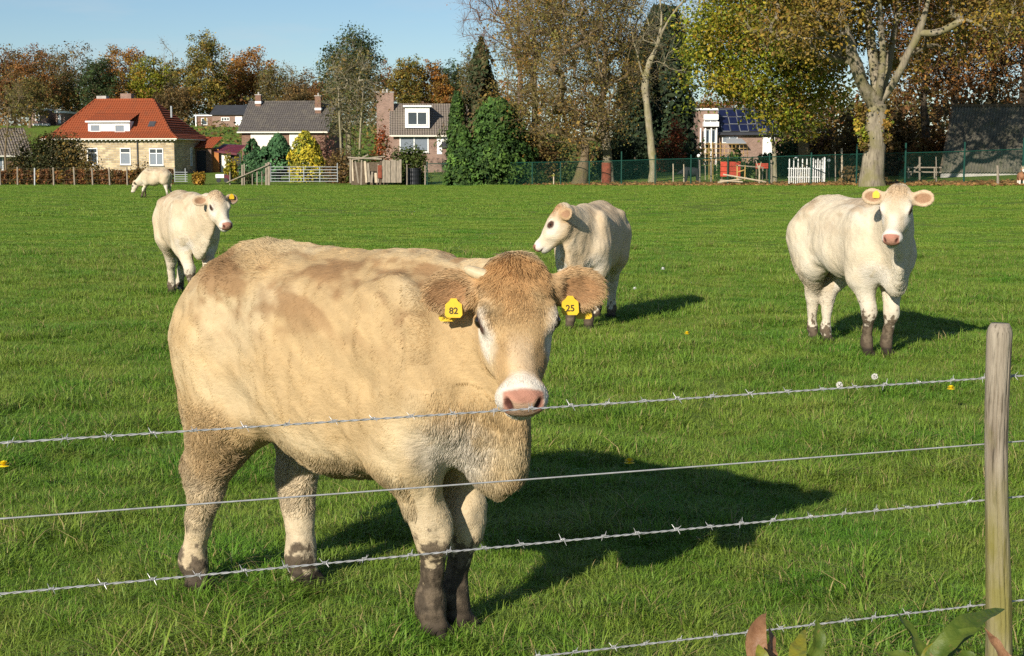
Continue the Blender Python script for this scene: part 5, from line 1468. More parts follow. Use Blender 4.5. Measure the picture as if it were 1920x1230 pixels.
def solar_house():
    D = 150.0; o = at(1312, 290, D); o[2] = float(gz(o[0], o[1])); H = Place('solar_house', o, math.radians(3), 'house with blue solar panels on its dark roof and a white balcony wing')
    k = D / F; Z = lambda v: px_h(1312, v, D) - o[2]; X = lambda u: (u - 1312) * k
    H.box('wing', (0, 1.0, 0), (X(1348), 6, Z(206)), BRICKP)
    H.box('roof_edge', (-.1, .8, Z(206) + .003), (X(1349), 6.1, Z(202.5)), WHITE)
    b = H.box('balcony', (X(1320), .2, Z(237)), (X(1348), .997, Z(228)), WHITE)
    H.box('balcony_panel', (X(1321), .5, Z(224)), (X(1348), .996, Z(214)), WHITE, b)
    H.window(X(1322), X(1347), Z(236) + .3, Z(224) - .05, .9, mull=(X(1334),), sill=False, curtain=False, depth=.12)
    for u in (1313, 1322, 1333, 1343): H.box('post', (X(u), .3, 0), (X(u) + .12, .42, Z(240)), WHITE)
    H.window(X(1322), X(1345), Z(268), Z(242), .9, mull=(X(1333),), sill=False, depth=.1)
    H.box('wall', (X(1349), 1.5, 0), (X(1490), 8, Z(251)), BRICKP)
    m = MB(); a, b_, c, d = (X(1347), 1.0, Z(253)), (X(1495), 1.0, Z(253)), (X(1495), 4.2, Z(199)), (X(1347), 4.2, Z(199)); H.roof_face(m, a, b_, c, d, 12); roof = H.part('roof', m, SLATE)
    panel = plain('solar_cell', (.008, .012, .040), .3, 3, rough=.25, spec=.4); a, b_, c, d = map(np.array, (a, b_, c, d)); n = unit(np.cross(b_ - a, d - a)); ex = unit(b_ - a); ey = unit(d - a); L = np.linalg.norm(d - a); Wd = np.linalg.norm(b_ - a)
    Rm = np.stack([ex, ey, n], 1)
    for i in range(6):
        for j in range(3):
            if i == 0 and j == 3: continue
            cx = .55 + .45 + i * .92; cy = L * (.20 + .265 * j) + .1
            q = a + ex * cx + ey * cy + n * .14; m = MB(); m.box(q, (.86, L * .25, .05), Rm); fr = H.part('solar_panel', m, GUTTER if (i + j) % 2 else STEEL)
            m = MB(); m.box(q + n * .028, (.80, L * .25 - .06, .012), Rm); H.part('cell', m, panel, fr)
    H.box('door', (X(1436), 1.42, 0), (X(1459), 1.497, Z(256)), WHITE)
    H.window(X(1359), X(1388), Z(268), Z(256), 1.5, mull=(X(1373),), sill=False)
    m = MB(); m.add([(X(1362), .2, Z(268)), (X(1400), .2, Z(268)), (X(1396), 1.45, Z(259)), (X(1366), 1.45, Z(259))], [(0, 1, 2, 3)]); m.add([(X(1362), .2, Z(268) - .05), (X(1400), .2, Z(268) - .05), (X(1400), .2, Z(268)), (X(1362), .2, Z(268))], [(0, 1, 2, 3)]); H.part('awning', m, STEEL)
solar_house()

def barn():
    D = 82.0; a = at(1764, 324, D); t = at(1788, 198, D + 2.4); g0 = standing(1764, D); k = D / F
    root = empty('barn', (g0[0], g0[1], g0[2]), 'large dark barn roof slope reaching down to a low concrete wall at the right edge', 'barn')
    m, nt, out = material('barn_sheet'); n1 = noise(nt, 1.1, 7, .65); n2 = noise(nt, 7, 6, .7); n3 = noise(nt, 3.0, 5, .6, stretch=(1, 1, .25))
    c = mixc(nt, rng_map(nt, n1.outputs['Fac'], .35, .65), (.088, .080, .062), (.150, .138, .105)); c = mixc(nt, rng_map(nt, n3.outputs['Fac'], .5, .72, 0, .6), c, (.10, .105, .05))
    c = mixc(nt, rng_map(nt, n2.outputs['Fac'], .68, .74, 0, .7), c, (.22, .20, .09)); finish(nt, out, c, .85, .2, bump=n2.outputs['Fac'], bump_d=.02)
    W = 12.0; nx, ny = 560, 14; ex = unit(np.array([1.0, -0.26, 0])); up_ = t - a; top2 = t + ex * (W - .6)
    X = np.linspace(0, 1, nx); V = []
    nrm = unit(np.cross(ex, up_))
    for j in range(ny):
        s = j / (ny - 1); p0 = a + up_ * s; p1 = (a + ex * W) * (1 - s) + top2 * s
        lap = .03 * ((j % 3) == 0)
        V.append(p0[None] + (p1 - p0)[None] * X[:, None] + nrm[None] * (.035 * np.sin(X * W / .165 * 2 * np.pi)[:, None] + lap))
    V = np.concatenate(V); i = np.arange(ny - 1)[:, None] * nx + np.arange(nx - 1)[None]; Q = np.stack([i, i + 1, i + nx + 1, i + nx], -1).reshape(-1, 4)
    link('roof', np_mesh('roof', V, Q, [m], True), root)
    mb = MB(); mb.bar(a + [-.02, 0, 0], t + [-.02, 0, 0], .10, .14); mb.build('barge_board', WOODD, root)
    mb = MB(); mb.bar(t, top2, .22, .14); mb.build('ridge', WOODD, root)
    wz = g0[2]; L = ex * W; mb = MB(); c0 = np.array([a[0] + .05, a[1] + .20, 0]) + L / 2; mb.box((c0[0], c0[1], (wz - .3 + a[2] + .05) / 2), (W, .2, a[2] + .05 - wz + .3), np.stack([ex, np.cross([0, 0, 1], ex), [0, 0, 1]], 1)); mb.build('wall', CONC, root)
    mb = MB(); b3 = t + np.array([0, 2.2, -3.0]); bk = np.array([a[0] / a[1], 1, 0]) * 5.0; mb.add([a + bk * .05, t + bk * .02 - [0, 0, .05], t + bk - [0, 0, 1.5], a + bk], [(0, 1, 2, 3)]); mb.build('gable', WOODD, root)
barn()
# ------------------------------------------------------------------ trees, hedges and shrubs
def bark(name, a, b, moss=None, scale=5):
    m, nt, out = material(name)
    n1 = noise(nt, scale, 7, .7, stretch=(1, 1, .25)); n2 = noise(nt, 1.5, 4, .6)
    n3 = noise(nt, scale * 4, 6, .75, stretch=(1, 1, .16))
    c = mixc(nt, rng_map(nt, n1.outputs['Fac'], .3, .7), a, b); c = mixc(nt, rng_map(nt, n3.outputs['Fac'], .50, .68, 0, .75), c, np.array(a) * .45)
    if moss is not None: c = mixc(nt, rng_map(nt, n2.outputs['Fac'], .45, .65, 0, .75), c, moss)
    finish(nt, out, c, .9, .15, bump=n1.outputs['Fac'], bump_d=.05); return m
BARKG = bark('grey_bark', (.12, .10, .075), (.34, .295, .21), (.17, .155, .065), 3.2)
BARKD = bark('dark_bark', (.045, .036, .026), (.11, .088, .06))
BARKB = bark('brown_bark', (.12, .088, .055), (.22, .165, .10), (.15, .13, .05))
BARKP = bark('pale_bark', (.19, .165, .11), (.36, .32, .225), (.19, .18, .075))
BARKR = bark('purple_twig', (.13, .088, .075), (.22, .155, .125))

def foliage_material(name, trans=.35, rough=.6):
    m, nt, out = material(name); a = mk(nt, 'ShaderNodeAttribute', attribute_name='leafcol')
    finish(nt, out, a.outputs['Color'], rough, .25, trans=trans); return m
LEAF = foliage_material('leaves'); NEEDLE = foliage_material('needles', .12, .7)

def mesh_leaves(P, N, size, col, aspect=1.5, rs=None, name='crown', mat=None, fold=True):
    n = len(P); r = rs
    N = N / (np.linalg.norm(N, axis=1)[:, None] + 1e-9); q = r.normal(0, 1, (n, 3)); a = q - N * (q * N).sum(1)[:, None]; a /= np.linalg.norm(a, axis=1)[:, None] + 1e-9; b = np.cross(N, a)
    s = size * np.exp(r.normal(0, .3, n)); l, w = (s * aspect ** .5)[:, None], (s / aspect ** .5)[:, None]
    V = np.stack([P - a * l * .5, P + b * w * .5 + N * w * .15, P + a * l * .5, P - b * w * .5 + N * w * .15], 1)
    Q = np.arange(4 * n).reshape(n, 4)
    return np_mesh(name, V.reshape(-1, 3), Q, [mat or LEAF], False, np.repeat(col, 4, 0), 'leafcol')

def pick_cols(r, n_cl, idx, pal, jit=.22, clump_jit=.18):
    cols = np.array([p[:3] for p in pal]); w = np.array([p[3] for p in pal]); w = w / w.sum()
    ck = r.choice(len(pal), n_cl, p=w); own = r.choice(len(pal), len(idx), p=w)
    k = np.where(r.uniform(0, 1, len(idx)) < .68, ck[idx], own)
    br = np.exp(r.normal(0, clump_jit, n_cl))[idx] * np.exp(r.normal(0, jit, len(idx)))
    return np.clip(cols[k] * br[:, None], 0.004, .75)

def frusta(A, B, ra, rb, n=5):
    d = B - A; L = np.linalg.norm(d, axis=1)[:, None] + 1e-9; d = d / L
    ref = np.where(np.abs(d[:, 2:3]) < .9, np.array([[0, 0, 1.0]]), np.array([[1.0, 0, 0]])); s = np.cross(d, ref); s /= np.linalg.norm(s, axis=1)[:, None]; t = np.cross(s, d)
    ang = np.linspace(0, 2 * np.pi, n, endpoint=False); ring = np.cos(ang)[None, :, None] * s[:, None] + np.sin(ang)[None, :, None] * t[:, None]
    V = np.stack([A[:, None] + ra[:, None, None] * ring, B[:, None] + rb[:, None, None] * ring], 1)      # m,2,n,3
    m = len(A); base = np.arange(m)[:, None] * 2 * n; j = np.arange(n); k = (j + 1) % n
    Q = np.stack([base + j, base + k, base + n + k, base + n + j], -1).reshape(-1, 4)
    return V.reshape(-1, 3), Q

def skeleton(trunk_pts, limbs, targets, r_trunk, r_tip, rs, wob=.06):
    """trunk and limb polylines plus boughs reaching every target; returns segments with radii"""
    nodes = [np.array(p, float) for p in trunk_pts]; par = [-1] + list(range(len(trunk_pts) - 1)); chains = [list(range(len(nodes)))]
    for pi, pts in limbs:
        prev = pi; ch = [pi]
        for p in pts: nodes.append(np.array(p, float)); par.append(prev); prev = len(nodes) - 1; ch.append(prev)
        chains.append(ch)
    start = len(trunk_pts) if limbs else max(1, len(nodes) // 2); n0 = len(nodes); ends = []
    order = np.argsort(np.linalg.norm(targets - nodes[len(trunk_pts) - 1], axis=1))
    arr = np.zeros((n0 + 6 * len(targets), 3)); arr[:n0] = nodes; cnt = n0; dirs = [np.array([0, 0, 1.0])] * len(trunk_pts) + [unit(nodes[i] - nodes[par[i]]) for i in range(len(trunk_pts), n0)]
    for ti in order:
        t = targets[ti]; dv = t[None] - arr[start:cnt]; dist = np.linalg.norm(dv, axis=1)
        pen = np.maximum(0, arr[start:cnt, 2] - t[2] - .1) * .9
        k = start + int(np.argmin(dist + pen)); a = arr[k]; L = np.linalg.norm(t - a)
        if L < 1e-3: continue
        ns = 2 if L < 1.2 else (3 if L < 3 else 5); prev = k
        mid = (a + t) / 2 + dirs[k] * L * .22 + rs.normal(0, wob, 3) * L + np.array([0, 0, -.04 * L])
        for q in range(1, ns + 1):
            f = q / ns; p = (1 - f) ** 2 * a + 2 * f * (1 - f) * mid + f * f * t + (rs.normal(0, .022, 3) * L if q < ns else 0)
            arr[cnt] = p; par.append(prev); dirs.append(unit(p - arr[prev])); prev = cnt; cnt += 1
        ends.append(prev)
    w = np.zeros(cnt)
    for e in ends: w[e] += 1
    for i in range(cnt - 1, 0, -1): w[par[i]] += w[i]
    ex = math.log(max(r_trunk / r_tip, 1.5)) / math.log(max(len(ends), 2)); R = r_tip * np.maximum(w, 1) ** ex
    ii = np.arange(n0, cnt); pp = np.array(par)[n0:]
    ra = np.minimum(R[pp], R[ii] * 1.35)
    return arr[pp], arr[ii], ra, R[ii], arr[:cnt], ends, [dirs[e] for e in ends], R, chains

def smooth_path(P, R, n=5):
    P = np.asarray(P, float); R = np.asarray(R, float); m = len(P); Q = np.concatenate([[2 * P[0] - P[1]], P, [2 * P[-1] - P[-2]]]); outp, outr = [], []
    for i in range(m - 1):
        for t in np.arange(n) / n:
            a, b, c, d = Q[i:i + 4]
            outp.append(.5 * (2 * b + (c - a) * t + (2 * a - 5 * b + 4 * c - d) * t * t + (3 * b - a - 3 * c + d) * t ** 3)); outr.append(R[i] + (R[i + 1] - R[i]) * t)
    return np.array(outp + [P[-1]]), np.array(outr + [R[-1]])

def tree(name, label, base, trunk, crown_c, crown_r, n_t, n_leaf, leaf, pal, seed, r_trunk=.3, r_tip=.02, clump=.16, twigs=3, twig_len=.9, bark_m=None, shell=.55, shape=None, flare=1.4, group=None, cat='tree', sides=5, leaf_mat=None, aspect=1.5, sub=None, flat=.5, limbs=(), cap=.17, limb_r=0):
    rs = np.random.default_rng(seed); base = np.asarray(base, float); crown_c = np.asarray(crown_c, float); cr = np.asarray(crown_r, float)
    d = rs.normal(0, 1, (n_t * 3, 3)); d /= np.linalg.norm(d, axis=1)[:, None]; rad = rs.uniform(shell ** 3, 1, len(d)) ** (1 / 3)
    p = d * rad[:, None]; bump = .78 + .44 * np.array([mnoise.noise(tuple(q * 1.7 + seed)) + .5 for q in d]); p = p * bump[:, None]
    if shape is not None: p = p[shape(p)]
    p = p[:n_t]; T = crown_c + p * cr
    root = empty(name, base, label, cat, group)
    A, B, ra, rb, nodes, ends, edirs, R, chains = skeleton(trunk, limbs, T, r_trunk, r_tip, rs); ra = np.minimum(ra, cap); rb = np.minimum(rb, cap)
    dAB = (B - A) / (np.linalg.norm(B - A, axis=1)[:, None] + 1e-9); A = A - dAB * (ra * .35)[:, None]; B = B + dAB * (rb * .30)[:, None]
    E = nodes[ends]; ED = np.array(edirs)
    # twigs
    if twigs:
        k = len(E) * twigs; s = np.repeat(E, twigs, 0) - np.repeat(ED, twigs, 0) * rs.uniform(0, .5, (k, 1)) * twig_len; td = np.repeat(ED, twigs, 0) * .7 + rs.normal(0, .6, (k, 3)) + np.array([0, 0, .25]); td /= np.linalg.norm(td, axis=1)[:, None]
        e1 = s + td * twig_len * rs.uniform(.4, 1.0, (k, 1)); e2 = e1 + (td + rs.normal(0, .35, (k, 3))) * twig_len * rs.uniform(.2, .6, (k, 1))
        A = np.concatenate([A, s, e1]); B = np.concatenate([B, e1, e2]); ra = np.concatenate([ra, np.full(k, r_tip * .8), np.full(k, r_tip * .55)]); rb = np.concatenate([rb, np.full(k, r_tip * .55), np.full(k, r_tip * .25)])
    big = np.maximum(ra, rb) > 0.12; VV, QQ, off = [], [], 0
    for ci, ch in enumerate(chains):
        rr = R[ch].copy()
        if ci == 0:
            rr = np.minimum(rr, r_trunk) * (np.linspace(1.06, .94, len(rr)) if limbs else np.linspace(1.05, .22, len(rr)) ** .7)
        else:
            rr[0] = min(rr[0] * .85, rr[1] * 1.35)
            if limb_r: q = limb_r if ch[0] < len(trunk) else limb_r * .45; rr = np.maximum(rr, np.linspace(q, q * .35, len(rr)))
        pp, r2 = smooth_path(nodes[ch], rr)
        if ci == 0: r2 = r2 * (1 + (flare - 1) * np.exp(-np.maximum(pp[:, 2] - base[2], 0) / (.9 * r_trunk + .15)))
        mt = MB(); mt.tube(pp, r2, 14 if r2.max() > .1 else 7); V = np.concatenate(mt.v)
        V = V + np.array([[mnoise.noise(tuple(q * 1.3)), mnoise.noise(tuple(q * 1.3 + 9)), 0] for q in V]) * min(.14, r2.max() * .30)
        Q = np.array([f for f in mt.f if len(f) == 4]); VV.append(V); QQ.append(Q + off); off += len(V)
    for msk, n in ((big, 12), (~big & (np.maximum(ra, rb) > .04), sides), (np.maximum(ra, rb) <= .04, 3)):
        if msk.any():
            V, Q = frusta(A[msk], B[msk], ra[msk], rb[msk], n); VV.append(V); QQ.append(Q + off); off += len(V)
    tr = link('trunk', np_mesh('trunk', np.concatenate(VV), np.concatenate(QQ), [bark_m or BARKB], True), root)
    if n_leaf:
        pts = np.concatenate([E, e2]) if twigs else E
        src = rs.integers(0, len(pts), n_leaf); cl = np.where(src < len(E), src, (src - len(E)) // max(twigs, 1))
        off = rs.normal(0, 1, (n_leaf, 3)); off /= np.linalg.norm(off, axis=1)[:, None]; off *= (rs.uniform(0, 1, n_leaf) ** .45)[:, None] * clump * cr.mean() * np.array([1.1, 1.1, .75])
        P = pts[src] + off
        N = off / (np.linalg.norm(off, axis=1)[:, None] + 1e-9) * .5 + rs.normal(0, .6, (n_leaf, 3)) + np.array([0, 0, flat])
        col = pick_cols(rs, len(E), np.clip(cl, 0, len(E) - 1), pal)
        link('crown', mesh_leaves(P, N, leaf, col, aspect, rs, mat=leaf_mat), root)
    return root

def conifer(name, label, base, h, w, pal, seed, n=9000, leaf=.22, profile=None, sprays=70, cat='tree', group=None, trunk_r=.2, rough=.16):
    """dense column or cone of drooping sprays round a trunk"""
    rs = np.random.default_rng(seed); base = np.asarray(base, float); root = empty(name, base, label, cat, group)
    m = MB(); m.tube([base - [0, 0, .1], base + [0, 0, h * .5], base + [0, 0, h * .93]], [trunk_r, trunk_r * .6, .02], 8); m.build('trunk', BARKD, root)
    prof = profile or (lambda t: np.minimum(1, 3.2 * t + .45) * np.clip(1 - t, 0, 1) ** .75)
    # clump directions give lobes
    zs = rs.uniform(0, 1, sprays); an = rs.uniform(0, 2 * np.pi, sprays); k = rs.integers(0, sprays, n)
    t = np.clip(zs[k] + rs.normal(0, .055, n), 0.0, 1); a = an[k] + rs.normal(0, .34, n); lob = 1 + rough * rs.normal(0, 1, sprays)[k]
    r = prof(t) * w / 2 * lob * rs.uniform(.55, 1, n) ** .5
    P = base + np.stack([r * np.cos(a), r * np.sin(a), t * h], 1)
    N = np.stack([np.cos(a), np.sin(a), np.full(n, .45)], 1) + rs.normal(0, .45, (n, 3))
    col = pick_cols(rs, sprays, k, pal, .2, .22)
    link('crown', mesh_leaves(P, N, leaf, col, 1.9, rs, mat=NEEDLE), root); return root

def shrub(name, label, base, w, h, pal, seed, n=3500, leaf=.13, depth=None, group=None, cat='shrub', lobes=26, stems=10, mat=None, dome=1.0, parent_cat=True):
    rs = np.random.default_rng(seed); base = np.asarray(base, float); root = empty(name, base, label, cat, group); dp = depth or w
    d = rs.normal(0, 1, (lobes, 3)); d[:, 2] = np.abs(d[:, 2]) * 1.0; d /= np.linalg.norm(d, axis=1)[:, None]; c = d * rs.uniform(.35, .82, (lobes, 1)) * np.array([w / 2, dp / 2, h]); c[:, 2] = np.maximum(c[:, 2], h * .10)
    m = MB()
    for q in range(stems): e = base + c[q % lobes]; m.tube([base + rs.normal(0, .08, 3) * [1, 1, 0] - [0, 0, .05], (base + e) / 2 + rs.normal(0, .08, 3), e], [.045, .03, .012], 5)
    m.build('stem', BARKB, root)
    k = rs.integers(0, lobes, n); o = rs.normal(0, 1, (n, 3)); o /= np.linalg.norm(o, axis=1)[:, None]; rad = rs.uniform(0, 1, n) ** .4 * .30
    P = base + c[k] + o * rad[:, None] * np.array([w * .62, dp * .62, h * .85]); P[:, 2] = np.maximum(P[:, 2], base[2] + .02)
    N = o + rs.normal(0, .5, (n, 3)) + np.array([0, 0, .35]); col = pick_cols(rs, lobes, k, pal, .22, .2)
    link('foliage', mesh_leaves(P, N, leaf, col, 1.4, rs, name='foliage', mat=mat), root); return root

# palettes (base colours of leaves, weight)
RUSTY = [(.22, .095, .028, 3), (.27, .135, .035, 2), (.15, .075, .028, 2), (.16, .115, .035, 1)]
ORANGE = [(.34, .155, .030, 3), (.27, .115, .026, 2), (.30, .185, .035, 2), (.17, .095, .030, 1)]
OLIVE = [(.13, .115, .030, 3), (.17, .125, .035, 2), (.10, .105, .028, 2), (.20, .125, .032, 1)]
GOLDOL = [(.22, .175, .032, 3), (.15, .140, .030, 2), (.27, .165, .032, 2), (.11, .115, .026, 2)]
YGREEN = [(.25, .255, .020, 3), (.18, .215, .020, 3), (.31, .245, .022, 2), (.30, .175, .025, 1), (.11, .145, .018, 2)]
DKGREEN = [(.045, .075, .024, 3), (.060, .090, .026, 2), (.035, .055, .020, 2)]
CYPRESS = [(.016, .030, .013, 3), (.022, .038, .014, 2), (.030, .044, .014, 1)]  # greens darkened to near black for the shade the cypress stands in
THUJA = [(.042, .088, .015, 3), (.058, .108, .018, 3), (.026, .060, .012, 3)]
BLUEGR = [(.045, .110, .042, 3), (.062, .140, .050, 2), (.030, .080, .030, 2)]
GOLDEN = [(.31, .255, .018, 3), (.22, .21, .018, 2), (.14, .16, .018, 3), (.38, .29, .02, 1)]
BROWN = [(.13, .080, .030, 3), (.19, .115, .038, 2), (.10, .075, .030, 2), (.17, .125, .035, 1)]
BROWNOL = [(.20, .150, .042, 3), (.24, .160, .040, 2), (.165, .138, .038, 3), (.30, .175, .036, 1), (.15, .148, .034, 2)]
OAKY = [(.23, .155, .034, 3), (.28, .165, .032, 2), (.19, .165, .028, 3), (.29, .205, .030, 2), (.15, .100, .03, 1)]
HEDGEB = [(.19, .085, .030, 3), (.13, .060, .025, 2), (.26, .155, .030, 1), (.10, .075, .025, 2)]
IVY = [(.045, .070, .016, 3), (.070, .095, .020, 3), (.10, .115, .025, 1)]
REDS = [(.28, .070, .020, 3), (.22, .090, .025, 2), (.10, .095, .025, 2)]

# ---- right-hand trees
def Zp(u, v, D): return px_h(u, v, D)
b = standing(1636, 72)
tp = [b - [0, 0, .15], at(1636, 320, 72), at(1640, 265, 72), at(1642, 225, 72), at(1642, 196, 72)]
LM = [(4, [at(1621, 165, 71.5), at(1604, 118, 71), at(1588, 60, 70.5), at(1572, -10, 70)]), (4, [at(1642, 160, 72.6), at(1636, 100, 73), at(1626, 30, 73.5), at(1622, -40, 74)]),
      (4, [at(1670, 163, 71.6), at(1694, 118, 71), at(1722, 62, 70.5), at(1746, -10, 70)]), (4, [at(1660, 150, 72.5), at(1672, 90, 73), at(1684, 20, 73.5), at(1692, -50, 74)]), (4, [at(1652, 155, 71.2), at(1655, 100, 71), at(1650, 40, 70.8), at(1648, -30, 70.5)]), (7, [at(1560, 70, 69.5), at(1530, 40, 69)]), (15, [at(1760, 60, 70), at(1800, 40, 70)])]
tree('oak_tree', 'broad oak with a thick pale forked trunk and brown gold leaves beside the barn', b, tp, at(1655, -5, 72), (6.6, 5.4, 5.4), 440, 44000, .13, OAKY, 101, r_trunk=.46, r_tip=.018, clump=.125, twigs=4, twig_len=.8, bark_m=BARKG, shell=.30, flare=1.35, limb_r=.23, limbs=LM,
     shape=lambda p: (p[:, 2] > -.66 + .25 * np.abs(p[:, 0])) & ~((p[:, 1] < -.15) & (np.abs(p[:, 0]) < .42) & (p[:, 2] < .10)))
b = standing(1507, 88)
tp = [b - [0, 0, .1], at(1507, 300, 88), at(1506, 262, 88), at(1500, 230, 87), at(1490, 190, 86), at(1475, 120, 85)]
def sprigs():
    rs = np.random.default_rng(77); root = bpy.data.objects['oak_tree']; n = 900
    c = np.array([[1611, 205], [1616, 222], [1608, 232], [1614, 250], [1622, 262], [1655, 214], [1662, 232], [1660, 258], [1640, 208], [1618, 275]], float); k = rs.integers(0, len(c), n)
    P = np.stack([at(c[j][0], c[j][1], 71.6 + .35 * (j % 3) * .4) for j in k]) + rs.normal(0, .13, (n, 3)); col = pick_cols(rs, len(c), k, YGREEN + OAKY, .2, .2)
    link('sprigs', mesh_leaves(P, rs.normal(0, .6, (n, 3)) + np.array([0, -.6, .3]), .12, col, 1.4, rs, 'sprigs'), root)
sprigs()
tree('maple_tree', 'yellow green maple with low hanging leaves over the solar panel house', b, tp, at(1442, 72, 84) + [0, 0, .3], (4.5, 4.2, 5.6), 340, 46000, .14, YGREEN, 102, r_trunk=.36, r_tip=.018, clump=.18, twigs=3, twig_len=.8, bark_m=BARKB, shell=.40, shape=lambda p: p[:, 2] > -.62 - .5 * np.clip(p[:, 0] + .45, 0, 1))
for i, (u, D, cu, cv, rx, rz, lab, sd) in enumerate(((1792, 92, 1790, 40, 3.8, 5.4, 'brown leaved tree with a dark trunk rising behind the left end of the barn', 111), (1862, 94, 1868, 30, 3.8, 5.6, 'brown leaved tree with two dark stems rising behind the middle of the barn', 112), (1920, 92, 1930, 50, 3.6, 5.2, 'brown leaved tree cut off by the right edge behind the barn', 113), (1735, 92, 1735, 40, 3.4, 5.2, 'dark rusty tree between the forked oak and the barn', 114))):
    b = standing(u, D); tp = [b - [0, 0, .1], at(u, 250, D), at(u - 2, 180, D), at(u + 2, 120, D), at(u, 70, D)]
    tree('beech_tree', lab, b, tp, at(cu, cv, D), (rx, 3.2, rz), 170, 9000, .14, RUSTY if i != 1 else BROWN, sd, r_trunk=.30, r_tip=.018, clump=.17, twigs=4, twig_len=.9, bark_m=BARKD, shell=.4, group='brown trees behind the barn')
for (u, D, w, vt, pal, lab, sd, nl) in ((1590, 92, 4.2, 190, BROWN, 'dark brown shrub behind the white picket panel', 121, 3600), (1545, 96, 3.6, 215, HEDGEB, 'rusty shrub seen below the yellow green maple', 122, 3000), (1690, 90, 4.6, 170, BROWN, 'tall dark brown thicket between the oak trunk and the barn', 123, 4600), (1740, 86, 3.4, 215, RUSTY, 'rust coloured thicket against the left edge of the barn', 124, 3400), (1640, 98, 4.0, 150, OLIVE, 'dark olive thicket behind the pale oak trunk', 125, 3600), (1480, 98, 3.4, 240, DKGREEN, 'dark green shrub beside the solar panel house', 126, 2600), (1430, 94, 2.4, 283, IVY, 'low green bush to the right of the trellis', 127, 1800), (1375, 95.4, 2.2, 270, THUJA, 'green climber growing over the trellis', 128, 1500), (1615, 80, 2.6, 300, BROWN, 'low brown undergrowth left of the oak trunk', 129, 1500)):
    b = standing(u, D); shrub('shrub', lab, b, w, Zp(u, vt, D) - b[2], pal, sd, nl, .17, depth=3.0, lobes=34)

# ---- middle group
b = standing(1086, 97.2); tp = [b - [0, 0, .15], at(1092, 315, 97.2), at(1097, 285, 97.2), at(1094, 262, 97.2), at(1093, 240, 97.2)]
tree('brown_tree', 'wide half bare tree with brownish leaves and a stout mossy trunk behind the green fence', b, tp, at(1083, 100, 97.2), (4.7, 4.2, 6.2), 480, 24000, .105, BROWNOL, 131, r_trunk=.44, r_tip=.015, clump=.13, twigs=7, twig_len=1.0, bark_m=BARKB, shell=.32, flare=1.3)
b = standing(1140, 99); tp = [b - [0, 0, .1], at(1138, 280, 99), at(1130, 235, 99), at(1128, 190, 99), at(1135, 120, 99)]
tree('brown_tree', 'slimmer tree with a pale leaning trunk behind the rust red drum', b, tp, at(1150, 60, 100), (3.4, 3.0, 5.4), 220, 8000, .105, BROWNOL, 132, r_trunk=.34, r_tip=.015, clump=.16, twigs=6, twig_len=1.1, bark_m=BARKG, shell=.35)
b = standing(1224, 96); tp = [b - [0, 0, .1], at(1224, 300, 96), at(1217, 230, 96), at(1210, 170, 96), at(1209, 150, 96)]
LM = [(4, [at(1201, 128, 96), at(1196, 105, 96), at(1186, 70, 96.5), at(1180, 20, 97)]), (4, [at(1218, 120, 96), at(1232, 85, 96), at(1246, 50, 95.5), at(1268, 18, 95), at(1296, -12, 94.5)]), (10, [at(1240, 40, 96.5), at(1238, 0, 97), at(1240, -40, 97)])]
tree('bare_tree', 'tall bare tree with a pale straight trunk in front of the dark cypress', b, tp, at(1250, -10, 96), (4.2, 3.0, 5.6), 150, 420, .12, BROWNOL, 133, cap=.032, r_trunk=.23, r_tip=.012, clump=.12, twigs=6, twig_len=1.0, bark_m=BARKP, shell=.3, flare=1.25, limbs=LM)
b = standing(975, 121); tp = [b - [0, 0, .1], at(975, 200, 121), at(975, 140, 121)]
LM = [(2, [at(968, 100, 121), at(950, 50, 120.5), at(925, 0, 120), at(905, -50, 120)]), (2, [at(975, 90, 121), at(972, 40, 121.5), at(968, -20, 122), at(966, -80, 122)]), (2, [at(984, 95, 121), at(1000, 45, 121), at(1015, -10, 121), at(1024, -60, 121)]), (3, [at(930, 75, 120), at(903, 50, 119.5), at(885, 20, 119)])]
tree('bare_tree', 'large bare tree with fine purple brown twigs behind the green conifers', b, tp, at(958, 0, 121), (4.8, 4.0, 5.8), 420, 900, .12, RUSTY, 134, cap=.045, r_trunk=.22, r_tip=.013, clump=.10, twigs=7, twig_len=1.0, bark_m=BARKR, shell=.30, limbs=LM)
b = standing(1003, 112); tp = [b - [0, 0, .1], at(1003, 220, 112), at(1003, 140, 112), at(1003, 60, 112)]
tree('brown_tree', 'tree with golden brown leaves rising between the bare tree and the wide brown tree', b, tp, at(1015, 55, 112), (2.6, 2.6, 5.0), 170, 9000, .12, [(.30, .17, .035, 3), (.24, .15, .04, 2), (.16, .12, .035, 1)], 135, r_trunk=.25, clump=.18, twigs=4, bark_m=BARKB, shell=.35)
def con(u, D, vt, w_px, pal, lab, sd, n, leaf, profile=None, sprays=90, nm='conifer', rough=.16):
    b = standing(u, D); conifer(nm, lab, b, Zp(u, vt, D) - b[2], w_px * D / F, pal, sd, n, leaf, profile, sprays, rough=rough)
con(1242, 124, 14, 140, CYPRESS, 'huge nearly black cypress behind the pale bare trunk', 141, 19000, .29, lambda t: np.minimum(1, .82 + .5 * t) * np.clip(1.04 - t, 0, 1) ** .42, 130, 'cypress_tree')
con(1192, 120, 70, 80, CYPRESS, 'dark cypress half hidden behind the wide brown tree', 142, 8000, .28, lambda t: np.clip(1.04 - t, 0, 1) ** .45, 80, 'cypress_tree')
con(903, 106, 72, 124, [(.050, .058, .022, 3), (.075, .062, .024, 3), (.10, .068, .028, 2), (.034, .055, .018, 2)], 'tall pointed conifer with a brownish top beside the dormer house', 143, 13000, .19, lambda t: np.clip(1.0 - t, 0, 1) ** .85 * 1.05, 130, rough=.42)
